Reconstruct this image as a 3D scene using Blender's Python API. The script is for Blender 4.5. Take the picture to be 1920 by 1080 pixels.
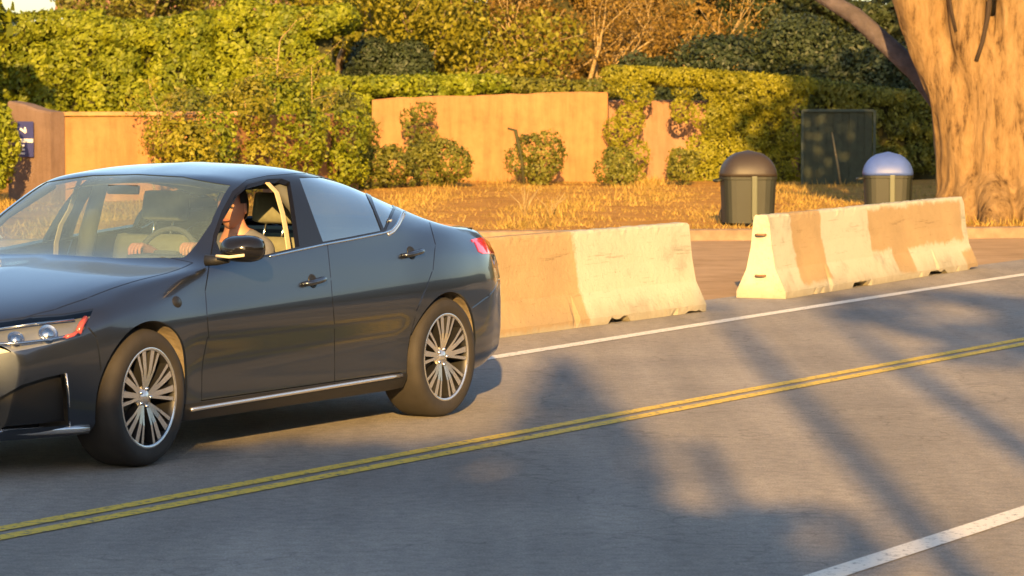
import bpy, bmesh, math, random
import numpy as np
from mathutils import Vector, Matrix
from mathutils.bvhtree import BVHTree

for o in list(bpy.data.objects): bpy.data.objects.remove(o)
S = bpy.context.scene
col = S.collection
R = math.radians
random.seed(7)
rng = np.random.default_rng(7)

# ------------------------------------------------------------------ camera, sky, sun, exposure
cam = bpy.data.objects.new('camera', bpy.data.cameras.new('camera'))
cam.data.sensor_width = 36.0
cam.data.lens = 6200/1920*36.0
cam.data.clip_end = 3000
cam.location = (0, 0, 1.85)
cam.rotation_euler = (math.pi/2 - math.atan(375/6200), 0, 0)
col.objects.link(cam)
cam.data.dof.use_dof = True; cam.data.dof.focus_distance = 18.5; cam.data.dof.aperture_fstop = 9.0
S.camera = cam

SUN_EL = 16.0
world = bpy.data.worlds.new('World'); S.world = world; world.use_nodes = True
wn = world.node_tree.nodes; wl = world.node_tree.links
bg = wn['Background']
sky = wn.new('ShaderNodeTexSky'); sky.sky_type = 'NISHITA'; sky.sun_disc = False
sky.sun_elevation = R(SUN_EL); sky.sun_rotation = R(180)
sky.air_density = 1.0; sky.dust_density = 1.2; sky.ozone_density = 1.0
wl.new(sky.outputs[0], bg.inputs[0]); bg.inputs[1].default_value = 0.085

sl = bpy.data.lights.new('sun', 'SUN'); sl.energy = 5.0; sl.angle = R(0.55); sl.color = (1.0, 0.585, 0.185)
sun = bpy.data.objects.new('sun', sl); col.objects.link(sun)
sd = Vector((0.0, math.cos(R(SUN_EL)), -math.sin(R(SUN_EL))))
sun.rotation_euler = sd.to_track_quat('-Z', 'Y').to_euler()
sun.location = (0, -40, 20)

S.view_settings.view_transform = 'Standard'
S.view_settings.look = 'None'
S.view_settings.gamma = 1.0
S.view_settings.use_curve_mapping = False
S.view_settings.exposure = 1.6

# ------------------------------------------------------------------ helpers
def tag(o, label=None, cat=None, group=None, kind=None):
    if label: o['label'] = label
    if cat: o['category'] = cat
    if group: o['group'] = group
    if kind: o['kind'] = kind
    return o

def empty(name, loc=(0,0,0), rz=0.0, label=None, cat=None, group=None):
    o = bpy.data.objects.new(name, None); col.objects.link(o)
    o.location = loc; o.rotation_euler = (0,0,rz); o.empty_display_size = .3
    return tag(o, label, cat, group)

def link_mesh(name, me, mats, parent=None):
    o = bpy.data.objects.new(name, me); col.objects.link(o)
    if mats is not None:
        for m in (mats if isinstance(mats, (list, tuple)) else [mats]): me.materials.append(m)
    if parent: o.parent = parent
    return o

def from_bm(name, bm, mats, parent=None, smooth=False, recalc=True):
    if recalc: bmesh.ops.recalc_face_normals(bm, faces=bm.faces)
    me = bpy.data.meshes.new(name); bm.to_mesh(me); bm.free()
    if smooth: me.shade_smooth()
    return link_mesh(name, me, mats, parent)

def pyd(name, vs, fs, mats, parent=None, smooth=False):
    me = bpy.data.meshes.new(name); me.from_pydata([tuple(v) for v in vs], [], fs); me.update()
    if smooth: me.shade_smooth()
    return link_mesh(name, me, mats, parent)

def add_box(bm, c, s, rot=None, bev=0.0):
    r = bmesh.ops.create_cube(bm, size=1.0)
    vs = r['verts']
    M = Matrix.Translation(c) @ (rot.to_4x4() if rot else Matrix.Identity(4)) @ Matrix.Diagonal((s[0], s[1], s[2], 1))
    bmesh.ops.transform(bm, matrix=M, verts=vs)
    if bev > 0:
        es = list({e for v in vs for e in v.link_edges})
        bmesh.ops.bevel(bm, geom=es, offset=bev, segments=2, affect='EDGES', profile=.7)

def add_tube(bm, pts, rad, n=8, cap=True):
    pts = [Vector(p) for p in pts]
    if not isinstance(rad, (list, tuple)): rad = [rad]*len(pts)
    rings = []
    up = Vector((0.31, 0.17, 0.93)).normalized()
    for i, p in enumerate(pts):
        t = (pts[min(i+1, len(pts)-1)] - pts[max(i-1, 0)]).normalized()
        a = t.cross(up)
        if a.length < 1e-3: a = t.cross(Vector((1,0,0)))
        a.normalize(); b = t.cross(a)
        rings.append([bm.verts.new(p + (a*math.cos(2*math.pi*k/n) + b*math.sin(2*math.pi*k/n))*rad[i]) for k in range(n)])
    for i in range(len(rings)-1):
        for k in range(n):
            bm.faces.new((rings[i][k], rings[i][(k+1)%n], rings[i+1][(k+1)%n], rings[i+1][k]))
    if cap:
        bm.faces.new(rings[0][::-1]); bm.faces.new(rings[-1])

def add_lathe(bm, prof, axis='Z', n=32, c=(0,0,0), closed=False):
    c = Vector(c); rings = []
    for (r, h) in prof:
        ring = []
        for k in range(n):
            a = 2*math.pi*k/n
            if axis == 'Z': v = Vector((r*math.cos(a), r*math.sin(a), h))
            else: v = Vector((r*math.cos(a), h, r*math.sin(a)))
            ring.append(bm.verts.new(c+v))
        rings.append(ring)
    m = len(rings)
    for i in range(m if closed else m-1):
        A = rings[i]; B = rings[(i+1) % m]
        for k in range(n):
            bm.faces.new((A[k], A[(k+1)%n], B[(k+1)%n], B[k]))
    return rings

def dup_tree(o, parent=None):
    c = o.copy(); col.objects.link(c); c.parent = parent
    for ch in [q for q in S.objects if q.parent == o]: dup_tree(ch, c)
    return c

# ------------------------------------------------------------------ materials
def mat(name, base=(.5,.5,.5), rough=.6, metal=0.0, spec=.5, coat=0.0, coat_rough=.03, noise=None, bump=None, emit=None, sheen=0):
    """noise = (scale, amount) multiplies the colour, bump = (scale, strength, distance)"""
    m = bpy.data.materials.new(name); m.use_nodes = True
    nt = m.node_tree; b = nt.nodes['Principled BSDF']
    b.inputs['Base Color'].default_value = (*base, 1)
    b.inputs['Roughness'].default_value = rough
    b.inputs['Metallic'].default_value = metal
    b.inputs['Specular IOR Level'].default_value = spec
    b.inputs['Coat Weight'].default_value = coat
    b.inputs['Coat Roughness'].default_value = coat_rough
    if noise or bump:
        tc = nt.nodes.new('ShaderNodeTexCoord')
    if noise:
        n = nt.nodes.new('ShaderNodeTexNoise'); n.inputs['Scale'].default_value = noise[0]; n.inputs['Detail'].default_value = 6
        nt.links.new(tc.outputs['Object'], n.inputs['Vector'])
        rp = nt.nodes.new('ShaderNodeMapRange'); rp.inputs[1].default_value = .3; rp.inputs[2].default_value = .7
        rp.inputs[3].default_value = 1-noise[1]; rp.inputs[4].default_value = 1+noise[1]
        nt.links.new(n.outputs[0], rp.inputs[0])
        mx = nt.nodes.new('ShaderNodeVectorMath'); mx.operation = 'SCALE'
        mx.inputs[0].default_value = base
        nt.links.new(rp.outputs[0], mx.inputs['Scale'])
        nt.links.new(mx.outputs[0], b.inputs['Base Color'])
    if bump:
        n2 = nt.nodes.new('ShaderNodeTexNoise'); n2.inputs['Scale'].default_value = bump[0]; n2.inputs['Detail'].default_value = 5
        nt.links.new(tc.outputs['Object'], n2.inputs['Vector'])
        bp = nt.nodes.new('ShaderNodeBump'); bp.inputs['Strength'].default_value = bump[1]; bp.inputs['Distance'].default_value = bump[2]
        nt.links.new(n2.outputs[0], bp.inputs['Height']); nt.links.new(bp.outputs[0], b.inputs['Normal'])
    if emit:
        b.inputs['Emission Color'].default_value = (*emit[:3], 1); b.inputs['Emission Strength'].default_value = emit[3]
    return m

def ramp(nt, fac, stops):
    r = nt.nodes.new('ShaderNodeValToRGB')
    el = r.color_ramp.elements
    while len(el) < len(stops): el.new(.5)
    for e, (p, c) in zip(el, stops):
        e.position = p; e.color = (*c, 1)
    nt.links.new(fac, r.inputs[0]); return r.outputs[0]

def noise_node(nt, vec, scale, detail=5, rough=.55):
    n = nt.nodes.new('ShaderNodeTexNoise'); n.inputs['Scale'].default_value = scale
    n.inputs['Detail'].default_value = detail; n.inputs['Roughness'].default_value = rough
    nt.links.new(vec, n.inputs['Vector']); return n.outputs[0]

def leaf_mat(name, lo, hi, transl=.25, rough=.55):
    m = bpy.data.materials.new(name); m.use_nodes = True; nt = m.node_tree
    b = nt.nodes['Principled BSDF']; b.inputs['Roughness'].default_value = rough; b.inputs['Specular IOR Level'].default_value = .3
    at = nt.nodes.new('ShaderNodeAttribute'); at.attribute_name = 'tint'
    c = ramp(nt, at.outputs['Fac'], [(0, lo), (1, hi)])
    nt.links.new(c, b.inputs['Base Color'])
    t = nt.nodes.new('ShaderNodeBsdfTranslucent'); nt.links.new(c, t.inputs[0])
    mx = nt.nodes.new('ShaderNodeMixShader'); mx.inputs[0].default_value = transl
    nt.links.new(b.outputs[0], mx.inputs[1]); nt.links.new(t.outputs[0], mx.inputs[2])
    nt.links.new(mx.outputs[0], nt.nodes['Material Output'].inputs[0])
    return m

def asphalt_mat():
    m = bpy.data.materials.new('asphalt'); m.use_nodes = True; nt = m.node_tree; b = nt.nodes['Principled BSDF']
    tc = nt.nodes.new('ShaderNodeTexCoord').outputs['Object']
    big = noise_node(nt, tc, .55, 4); fine = noise_node(nt, tc, 95, 3, .7)
    mp = nt.nodes.new('ShaderNodeMapping'); mp.inputs['Rotation'].default_value = (0,0,R(29)); mp.inputs['Scale'].default_value = (1.6,.09,1)
    nt.links.new(tc, mp.inputs[0]); streak = noise_node(nt, mp.outputs[0], 1.2, 3)
    c1 = ramp(nt, fine, [(.3, (.245,.228,.21)), (.52, (.345,.322,.298)), (.75, (.47,.44,.41))])
    c2 = ramp(nt, big, [(.3, (.80,.80,.81)), (.7, (1.12,1.10,1.07))])
    c3 = ramp(nt, streak, [(.35, (.82,.82,.82)), (.65, (1.08,1.08,1.08))])
    mu = nt.nodes.new('ShaderNodeMix'); mu.data_type='RGBA'; mu.blend_type='MULTIPLY'; mu.inputs[0].default_value=1
    nt.links.new(c1, mu.inputs[6]); nt.links.new(c2, mu.inputs[7])
    m2 = nt.nodes.new('ShaderNodeMix'); m2.data_type='RGBA'; m2.blend_type='MULTIPLY'; m2.inputs[0].default_value=1
    nt.links.new(mu.outputs[2], m2.inputs[6]); nt.links.new(c3, m2.inputs[7])
    spk = ramp(nt, noise_node(nt, tc, 14, 4, .75), [(.32, (.80,.80,.80)), (.5, (1,1,1)), (.68, (1.16,1.15,1.13))])
    vo = nt.nodes.new('ShaderNodeTexVoronoi'); vo.feature = 'DISTANCE_TO_EDGE'; vo.inputs['Scale'].default_value = .35
    dv = nt.nodes.new('ShaderNodeVectorMath'); dv.operation = 'ADD'; nn = nt.nodes.new('ShaderNodeTexNoise'); nn.inputs['Scale'].default_value = 2.2; nn.inputs['Detail'].default_value = 5
    nt.links.new(tc, nn.inputs['Vector']); nt.links.new(tc, dv.inputs[0]); nt.links.new(nn.outputs['Color'], dv.inputs[1]); nt.links.new(dv.outputs[0], vo.inputs['Vector'])
    crk = ramp(nt, vo.outputs[0], [(0, (.74,.74,.74)), (.006, (1,1,1))])
    for extra in (spk, crk):
        m4 = nt.nodes.new('ShaderNodeMix'); m4.data_type='RGBA'; m4.blend_type='MULTIPLY'; m4.inputs[0].default_value=1
        nt.links.new(m2.outputs[2], m4.inputs[6]); nt.links.new(extra, m4.inputs[7]); m2 = m4
    nt.links.new(m2.outputs[2], b.inputs['Base Color'])
    b.inputs['Roughness'].default_value = .85; b.inputs['Specular IOR Level'].default_value = .25
    bp = nt.nodes.new('ShaderNodeBump'); bp.inputs['Strength'].default_value = 1; bp.inputs['Distance'].default_value = .03
    f2 = noise_node(nt, tc, 42, 4, .7)
    nt.links.new(f2, bp.inputs['Height']); nt.links.new(bp.outputs[0], b.inputs['Normal'])
    return m

def dirt_mat(name, stops, bumpd=.04):
    m = bpy.data.materials.new(name); m.use_nodes = True; nt = m.node_tree; b = nt.nodes['Principled BSDF']
    tc = nt.nodes.new('ShaderNodeTexCoord').outputs['Object']
    a = noise_node(nt, tc, 1.3, 8, .68)
    nt.links.new(ramp(nt, a, stops), b.inputs['Base Color'])
    b.inputs['Roughness'].default_value = .95; b.inputs['Specular IOR Level'].default_value = .1
    bp = nt.nodes.new('ShaderNodeBump'); bp.inputs['Strength'].default_value = 1; bp.inputs['Distance'].default_value = bumpd
    nt.links.new(noise_node(nt, tc, 14, 6, .7), bp.inputs['Height']); nt.links.new(bp.outputs[0], b.inputs['Normal'])
    return m

def worn_paint(name, colr, under=(.13,.128,.125), wear=.42):
    m = bpy.data.materials.new(name); m.use_nodes = True; nt = m.node_tree; b = nt.nodes['Principled BSDF']
    tc = nt.nodes.new('ShaderNodeTexCoord').outputs['Object']
    a = noise_node(nt, tc, 26, 6, .75)
    c = ramp(nt, a, [(wear-.06, under), (wear+.03, colr)])
    nt.links.new(c, b.inputs['Base Color']); b.inputs['Roughness'].default_value = .75; b.inputs['Specular IOR Level'].default_value=.3
    bp = nt.nodes.new('ShaderNodeBump'); bp.inputs['Strength'].default_value = .8; bp.inputs['Distance'].default_value = .008
    nt.links.new(noise_node(nt, tc, 60, 4, .7), bp.inputs['Height']); nt.links.new(bp.outputs[0], b.inputs['Normal'])
    return m

def stucco_mat(name, c0, c1):
    m = bpy.data.materials.new(name); m.use_nodes = True; nt = m.node_tree; b = nt.nodes['Principled BSDF']
    tc = nt.nodes.new('ShaderNodeTexCoord').outputs['Object']
    a = noise_node(nt, tc, 1.1, 7, .6)
    mp = nt.nodes.new('ShaderNodeMapping'); mp.inputs['Scale'].default_value = (5,5,.5); nt.links.new(tc, mp.inputs[0])
    st_ = ramp(nt, noise_node(nt, mp.outputs[0], 1.3, 6, .65), [(.33, (.80,.77,.74)), (.55, (1.02,1.02,1.02))])
    pt_ = ramp(nt, noise_node(nt, tc, 3.6, 7, .7), [(.34, (.86,.85,.84)), (.5, (1,1,1)), (.66, (1.07,1.08,1.1))])
    cur = ramp(nt, a, [(.3, c0), (.7, c1)])
    for e_ in (st_, pt_):
        mm = nt.nodes.new('ShaderNodeMix'); mm.data_type='RGBA'; mm.blend_type='MULTIPLY'; mm.inputs[0].default_value=1
        nt.links.new(cur, mm.inputs[6]); nt.links.new(e_, mm.inputs[7]); cur = mm.outputs[2]
    nt.links.new(cur, b.inputs['Base Color']); b.inputs['Roughness'].default_value=.9
    bp = nt.nodes.new('ShaderNodeBump'); bp.inputs['Strength'].default_value=.7; bp.inputs['Distance'].default_value=.012
    nt.links.new(noise_node(nt, tc, 30, 5, .7), bp.inputs['Height']); nt.links.new(bp.outputs[0], b.inputs['Normal'])
    return m

def barrier_mat(name, patches, white=(.47,.455,.36), tan=(.37,.265,.14)):
    """weathered pale concrete with flat rectangles of tan cover-up paint: patches = [(x0,x1,z0,z1)]"""
    m = bpy.data.materials.new(name); m.use_nodes = True; nt = m.node_tree; b = nt.nodes['Principled BSDF']
    tc = nt.nodes.new('ShaderNodeTexCoord').outputs['Object']
    def math_(op, a, bb=None):
        n = nt.nodes.new('ShaderNodeMath'); n.operation = op
        for i, v in enumerate((a, bb)):
            if v is None: continue
            if hasattr(v, 'links'): nt.links.new(v, n.inputs[i])
            else: n.inputs[i].default_value = v
        return n.outputs[0]
    wob = noise_node(nt, tc, 5, 5, .7)
    w = math_('MULTIPLY', math_('SUBTRACT', wob, .5), .22)
    sp = nt.nodes.new('ShaderNodeSeparateXYZ'); nt.links.new(tc, sp.inputs[0])
    x = math_('ADD', sp.outputs[0], w); z = math_('ADD', sp.outputs[2], math_('MULTIPLY', w, .7))
    mask = None
    for (x0,x1,z0,z1) in patches:
        def edge(v, a, s):
            mr = nt.nodes.new('ShaderNodeMapRange'); mr.inputs[1].default_value = a-.02*s; mr.inputs[2].default_value = a+.02*s
            nt.links.new(v, mr.inputs[0]); return mr.outputs[0]
        q = math_('MULTIPLY', math_('MULTIPLY', edge(x, x0, 1), math_('SUBTRACT', 1.0, edge(x, x1, 1))),
                  math_('MULTIPLY', edge(z, z0, 1), math_('SUBTRACT', 1.0, edge(z, z1, 1))))
        mask = q if mask is None else math_('MAXIMUM', mask, q)
    grime = noise_node(nt, tc, 2.3, 8, .7)
    cw = ramp(nt, grime, [(.28, tuple(v*.62 for v in white)), (.46, tuple(v*.92 for v in white)), (.7, white)])
    ct = ramp(nt, grime, [(.28, tuple(v*.85 for v in tan)), (.7, tuple(v*1.12 for v in tan))])
    mx = nt.nodes.new('ShaderNodeMix'); mx.data_type='RGBA'
    nt.links.new(mask, mx.inputs[0]); nt.links.new(cw, mx.inputs[6]); nt.links.new(ct, mx.inputs[7])
    # road dirt splashed along the foot
    d = nt.nodes.new('ShaderNodeMapRange'); d.inputs[1].default_value = .20; d.inputs[2].default_value = .0
    nt.links.new(math_('ADD', sp.outputs[2], math_('MULTIPLY', w, 1.2)), d.inputs[0])
    m3 = nt.nodes.new('ShaderNodeMix'); m3.data_type='RGBA'; m3.inputs[7].default_value = (.24,.19,.13,1)
    nt.links.new(math_('MULTIPLY', d.outputs[0], .55), m3.inputs[0]); nt.links.new(mx.outputs[2], m3.inputs[6])
    mp = nt.nodes.new('ShaderNodeMapping'); mp.inputs['Scale'].default_value = (1.1,6,14); nt.links.new(tc, mp.inputs[0])
    scuff = ramp(nt, noise_node(nt, mp.outputs[0], 1.6, 5, .7), [(.30, (.66,.64,.62)), (.40, (1,1,1))])
    pits = ramp(nt, noise_node(nt, tc, 38, 3, .8), [(.30, (.55,.52,.5)), (.37, (1,1,1))])
    cur = m3.outputs[2]
    for e_ in (scuff, pits):
        mm = nt.nodes.new('ShaderNodeMix'); mm.data_type='RGBA'; mm.blend_type='MULTIPLY'; mm.inputs[0].default_value=.8
        nt.links.new(cur, mm.inputs[6]); nt.links.new(e_, mm.inputs[7]); cur = mm.outputs[2]
    nt.links.new(cur, b.inputs['Base Color']); b.inputs['Roughness'].default_value = .88; b.inputs['Specular IOR Level'].default_value=.2
    bp = nt.nodes.new('ShaderNodeBump'); bp.inputs['Strength'].default_value=.8; bp.inputs['Distance'].default_value=.01
    nt.links.new(noise_node(nt, tc, 22, 6, .75), bp.inputs['Height']); nt.links.new(bp.outputs[0], b.inputs['Normal'])
    return m

def bark_mat(name, c0, c1, c2, sc=3.0):
    m = bpy.data.materials.new(name); m.use_nodes = True; nt = m.node_tree; b = nt.nodes['Principled BSDF']
    tc = nt.nodes.new('ShaderNodeTexCoord').outputs['Object']
    mp = nt.nodes.new('ShaderNodeMapping'); mp.inputs['Scale'].default_value = (3.2,3.2,.9); nt.links.new(tc, mp.inputs[0])
    a = noise_node(nt, mp.outputs[0], sc, 9, .72)
    nt.links.new(ramp(nt, a, [(.36, c0), (.47, c1), (.68, c2)]), b.inputs['Base Color'])
    b.inputs['Roughness'].default_value=.92; b.inputs['Specular IOR Level'].default_value=.15
    bp = nt.nodes.new('ShaderNodeBump'); bp.inputs['Strength'].default_value=1; bp.inputs['Distance'].default_value=.09
    nt.links.new(a, bp.inputs['Height']); nt.links.new(bp.outputs[0], b.inputs['Normal'])
    return m

def glass_mat(name, tint, refl=1.0, base_refl=.05, dust_haze=0.0):
    m = bpy.data.materials.new(name); m.use_nodes = True; nt = m.node_tree
    nt.nodes.remove(nt.nodes['Principled BSDF'])
    t = nt.nodes.new('ShaderNodeBsdfTransparent'); t.inputs[0].default_value = (*tint, 1)
    g = nt.nodes.new('ShaderNodeBsdfGlossy'); g.inputs['Roughness'].default_value = .02
    lf = nt.nodes.new('ShaderNodeLayerWeight'); lf.inputs['Blend'].default_value = .5
    lw = nt.nodes.new('ShaderNodeMath'); lw.operation = 'POWER'; lw.inputs[1].default_value = 4.0; nt.links.new(lf.outputs['Facing'], lw.inputs[0])
    ml = nt.nodes.new('ShaderNodeMath'); ml.operation = 'MULTIPLY_ADD'; ml.use_clamp = True
    ml.inputs[1].default_value = refl; ml.inputs[2].default_value = base_refl
    nt.links.new(lw.outputs[0], ml.inputs[0])
    mx = nt.nodes.new('ShaderNodeMixShader'); nt.links.new(ml.outputs[0], mx.inputs[0])
    nt.links.new(t.outputs[0], mx.inputs[1]); nt.links.new(g.outputs[0], mx.inputs[2])
    out = mx.outputs[0]
    if dust_haze:
        d = nt.nodes.new('ShaderNodeBsdfDiffuse'); d.inputs[0].default_value = (.44,.62,.56,1)  # dust film, tinted green to stand in for hazy reflections
        m2 = nt.nodes.new('ShaderNodeMixShader'); tc = nt.nodes.new('ShaderNodeTexCoord')
        dn = ramp(nt, noise_node(nt, tc.outputs['Object'], 2.2, 5), [(.35, (dust_haze*.7,)*3), (.65, (dust_haze*1.3,)*3)])
        nt.links.new(dn, m2.inputs[0]); nt.links.new(out, m2.inputs[1]); nt.links.new(d.outputs[0], m2.inputs[2]); out = m2.outputs[0]
    nt.links.new(out, nt.nodes['Material Output'].inputs[0])
    return m

M = {}
M['asphalt'] = asphalt_mat()
M['apron'] = dirt_mat('dusty_asphalt', [(.3,(.28,.185,.10)),(.5,(.39,.26,.145)),(.7,(.47,.32,.19))], .02)
M['dirt'] = dirt_mat('dry_verge_soil', [(.28,(.26,.13,.03)),(.5,(.42,.21,.045)),(.72,(.52,.29,.07))])
M['field'] = dirt_mat('far_ground', [(.3,(.10,.09,.04)),(.7,(.2,.15,.07))], .05)
M['white_line'] = worn_paint('white_road_paint', (.72,.70,.64))
M['yellow_line'] = worn_paint('yellow_road_paint', (.72,.50,.07), wear=.45)
M['kerb'] = mat('kerb_concrete', (.21,.15,.10), .9, noise=(6,.25), bump=(30,.6,.01))
M['stucco'] = stucco_mat('tan_stucco', (.265,.13,.045), (.325,.163,.062))
M['stucco_pink'] = stucco_mat('pinkish_stucco', (.25,.14,.085), (.30,.17,.10))
M['coping'] = mat('wall_coping', (.33,.18,.08), .9, noise=(5,.2), bump=(30,.5,.01))
M['blue_sign'] = mat('blue_sign_enamel', (.035,.04,.16), .4, noise=(6,.15))
M['sign_white'] = mat('sign_white', (.7,.7,.72), .5)
M['rust'] = mat('rusty_steel', (.16,.09,.05), .8, noise=(20,.4), bump=(60,.5,.005))
# car
M['paint'] = mat('dark_blue_grey_paint', (.062,.074,.100), .30, metal=.85, coat=1.0, coat_rough=.05)
def backside(m, c):
    nt = m.node_tree; g = nt.nodes.new('ShaderNodeNewGeometry'); d = nt.nodes.new('ShaderNodeBsdfDiffuse'); d.inputs[0].default_value = (*c, 1)
    mx = nt.nodes.new('ShaderNodeMixShader'); out = nt.nodes['Material Output']
    nt.links.new(g.outputs['Backfacing'], mx.inputs[0]); nt.links.new(nt.nodes['Principled BSDF'].outputs[0], mx.inputs[1]); nt.links.new(d.outputs[0], mx.inputs[2]); nt.links.new(mx.outputs[0], out.inputs[0])
backside(M['paint'], (.03,.03,.03))
M['black_trim'] = mat('black_trim', (.012,.012,.013), .45)
M['gloss_black'] = mat('gloss_black', (.008,.008,.01), .12)
M['chrome'] = mat('bright_metal_trim', (.75,.75,.76), .18, metal=1.0)
M['silver'] = mat('machined_alloy', (.80,.78,.76), .25, metal=.9)
M['darkalloy'] = mat('dark_alloy', (.03,.03,.032), .4, metal=.6)
M['rubber'] = mat('tyre_rubber', (.022,.019,.017), .8, noise=(12,.2), bump=(60,.3,.003))
M['liner'] = mat('dusty_arch_liner', (.17,.14,.10), .95, noise=(9,.3), bump=(30,.6,.01))
M['under'] = mat('underbody', (.02,.02,.02), .9)
M['brake'] = mat('brake_steel', (.3,.29,.28), .4, metal=.8)
M['glass'] = glass_mat('clear_car_glass', (.74,.82,.78), 1.0, .04)
M['glass_ws'] = glass_mat('windscreen_glass', (.78,.86,.81), 1.0, .22, .10)
M['glass_tint'] = glass_mat('tinted_rear_glass', (.12,.16,.16), 1.2, .50, .03)
M['lens'] = glass_mat('lamp_lens', (.85,.87,.88), 1.0, .08)
M['redlens'] = mat('red_lamp_lens', (.55,.012,.02), .12, coat=1.0, emit=(1,.02,.03,.16)); backside(M['redlens'], (.03,.03,.03))
M['bucket'] = mat('headlight_bucket', (.34,.35,.36), .3, metal=.6)
M['amber'] = mat('reddish_reflector', (.55,.09,.05), .2, coat=1.0)
M['interior'] = mat('charcoal_interior', (.07,.075,.075), .75)
M['seat'] = mat('grey_green_seat_cloth', (.15,.155,.105), .9, noise=(30,.1))
M['belt'] = mat('seat_belt_webbing', (.46,.38,.24), .8)
M['beige'] = mat('tan_reflection_paint', (.62,.52,.36), .8)
M['skin'] = mat('skin', (.50,.23,.15), .55)
M['shirt'] = mat('grey_shirt', (.13,.14,.17), .9, noise=(40,.1))
M['pale_shirt'] = mat('pale_straw_shirt', (.50,.38,.16), .9, noise=(40,.1))
M['hair'] = mat('dark_hair', (.018,.013,.01), .7)
M['eye'] = mat('eye', (.02,.02,.02), .2)
M['lips'] = mat('lips', (.36,.12,.09), .5)
# bins
M["bin_dark"] = mat("dark_green_grey_plastic", (.013,.016,.011), .6, noise=(4,.12))
M['bin_brown'] = mat('brown_plastic_lid', (.032,.024,.019), .55, noise=(4,.12))
M['bin_blue'] = mat('faded_blue_plastic_lid', (.055,.10,.34), .5, noise=(4,.10))
M['bin_green'] = mat('pale_green_streak_plastic', (.05,.06,.035), .5)
# bark and foliage
M['cypress_bark'] = bark_mat('cypress_bark', (.07,.04,.018), (.215,.135,.06), (.31,.205,.10), 2.2)
M['grey_bark'] = bark_mat('grey_bark', (.16,.11,.07), (.30,.22,.13), (.42,.32,.2), 6)
M['pale_twig'] = bark_mat('pale_twigs', (.26,.18,.08), (.42,.30,.14), (.55,.42,.22), 8)
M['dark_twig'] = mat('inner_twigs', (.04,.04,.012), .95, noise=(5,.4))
M['crack_shade'] = mat('crack_shade_dark', (.03,.018,.01), .95)  # near black for the painted crack shade on the big trunk
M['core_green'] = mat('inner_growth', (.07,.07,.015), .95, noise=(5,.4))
M['leaf_bright'] = leaf_mat('bright_hedge_leaves', (.06,.09,.008), (.25,.275,.012))
M['leaf_trim'] = leaf_mat('trimmed_hedge_leaves', (.12,.125,.008), (.25,.235,.012))
M['leaf_olive'] = leaf_mat('olive_leaves', (.06,.075,.012), (.19,.185,.026))
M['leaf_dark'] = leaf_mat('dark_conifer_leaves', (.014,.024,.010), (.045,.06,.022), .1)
M['leaf_brown'] = leaf_mat('dry_brown_leaves', (.13,.075,.015), (.25,.16,.03))
M['leaf_gold'] = leaf_mat('golden_leaves', (.11,.11,.010), (.26,.235,.016))
M['dry_grass'] = leaf_mat('dry_grass_blades', (.20,.14,.03), (.48,.32,.09), .3, .8)

# ------------------------------------------------------------------ ground, road, markings
TH = R(29.2); U = Vector((math.sin(TH), math.cos(TH), 0)); NV = Vector((-math.cos(TH), math.sin(TH), 0))
def rd(along, off, z=0.0):
    p = U*along + NV*off; return Vector((p.x, p.y, z))

def sheet(name, pts, z, m, sub=None):
    o = pyd(name, [(p[0], p[1], z) for p in pts], [tuple(range(len(pts)))], m)
    tag(o, kind='structure'); return o

sheet('ground', [(-1500,-1200),(1500,-1200),(1500,2500),(-1500,2500)], -.012, M['field'])
sheet('road', [rd(-120,-.2), rd(400,-.2), rd(400,12.6), rd(-120,12.6)], 0.0, M['asphalt'])
sheet('near_pavement', [rd(-120,-14), rd(400,-14), rd(400,-.2), rd(-120,-.2)], -.004, M['apron'])

def ribbon(name, centre, width, z, m, label=None):
    vs, fs = [], []
    C = [Vector((p[0], p[1], 0)) for p in centre]
    for i, p in enumerate(C):
        t = (C[min(i+1, len(C)-1)] - C[max(i-1, 0)]).normalized(); n = Vector((-t.y, t.x, 0))
        vs += [(p + n*width/2 + Vector((0,0,z))), (p - n*width/2 + Vector((0,0,z)))]
    for i in range(len(C)-1): fs.append((2*i, 2*i+1, 2*i+3, 2*i+2))
    o = pyd(name, vs, fs, m); tag(o, kind='structure'); return o

def smooth_line(keys, n=60):
    k = np.array(keys, float); t = np.linspace(0, 1, n)
    s = np.r_[0, np.cumsum(np.hypot(*np.diff(k, axis=0).T))]; s /= s[-1]
    # gentle smoothing of the polyline
    x = np.interp(t, s, k[:,0]); y = np.interp(t, s, k[:,1])
    for _ in range(12):
        x[1:-1] = (x[:-2]+2*x[1:-1]+x[2:])/4; y[1:-1] = (y[:-2]+2*y[1:-1]+y[2:])/4
    return list(zip(x, y))
yl = [(-9.6,0.8),(-2.11,13.62),(-.92,15.82),(.503,18.35),(3.74,24.1),(20,52.6),(90,175)]
for d in (-.085,.085):
    ribbon('yellow_centre_line', [(p[0]-math.cos(TH)*d, p[1]+math.sin(TH)*d) for p in smooth_line(yl, 160)], .10, .004, M['yellow_line'])
ribbon('white_edge_line', smooth_line([(-14,-4.3),(-.037,22.8),(2.05,26.99),(5.08,32.8),(20,60.5),(90,185)], 160), .14, .004, M['white_line'])
ribbon('white_edge_line', smooth_line([(-8,-4.3),(1.23,12.54),(2.22,14.34),(12,32),(80,155)], 120), .14, .004, M['white_line'])

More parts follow.
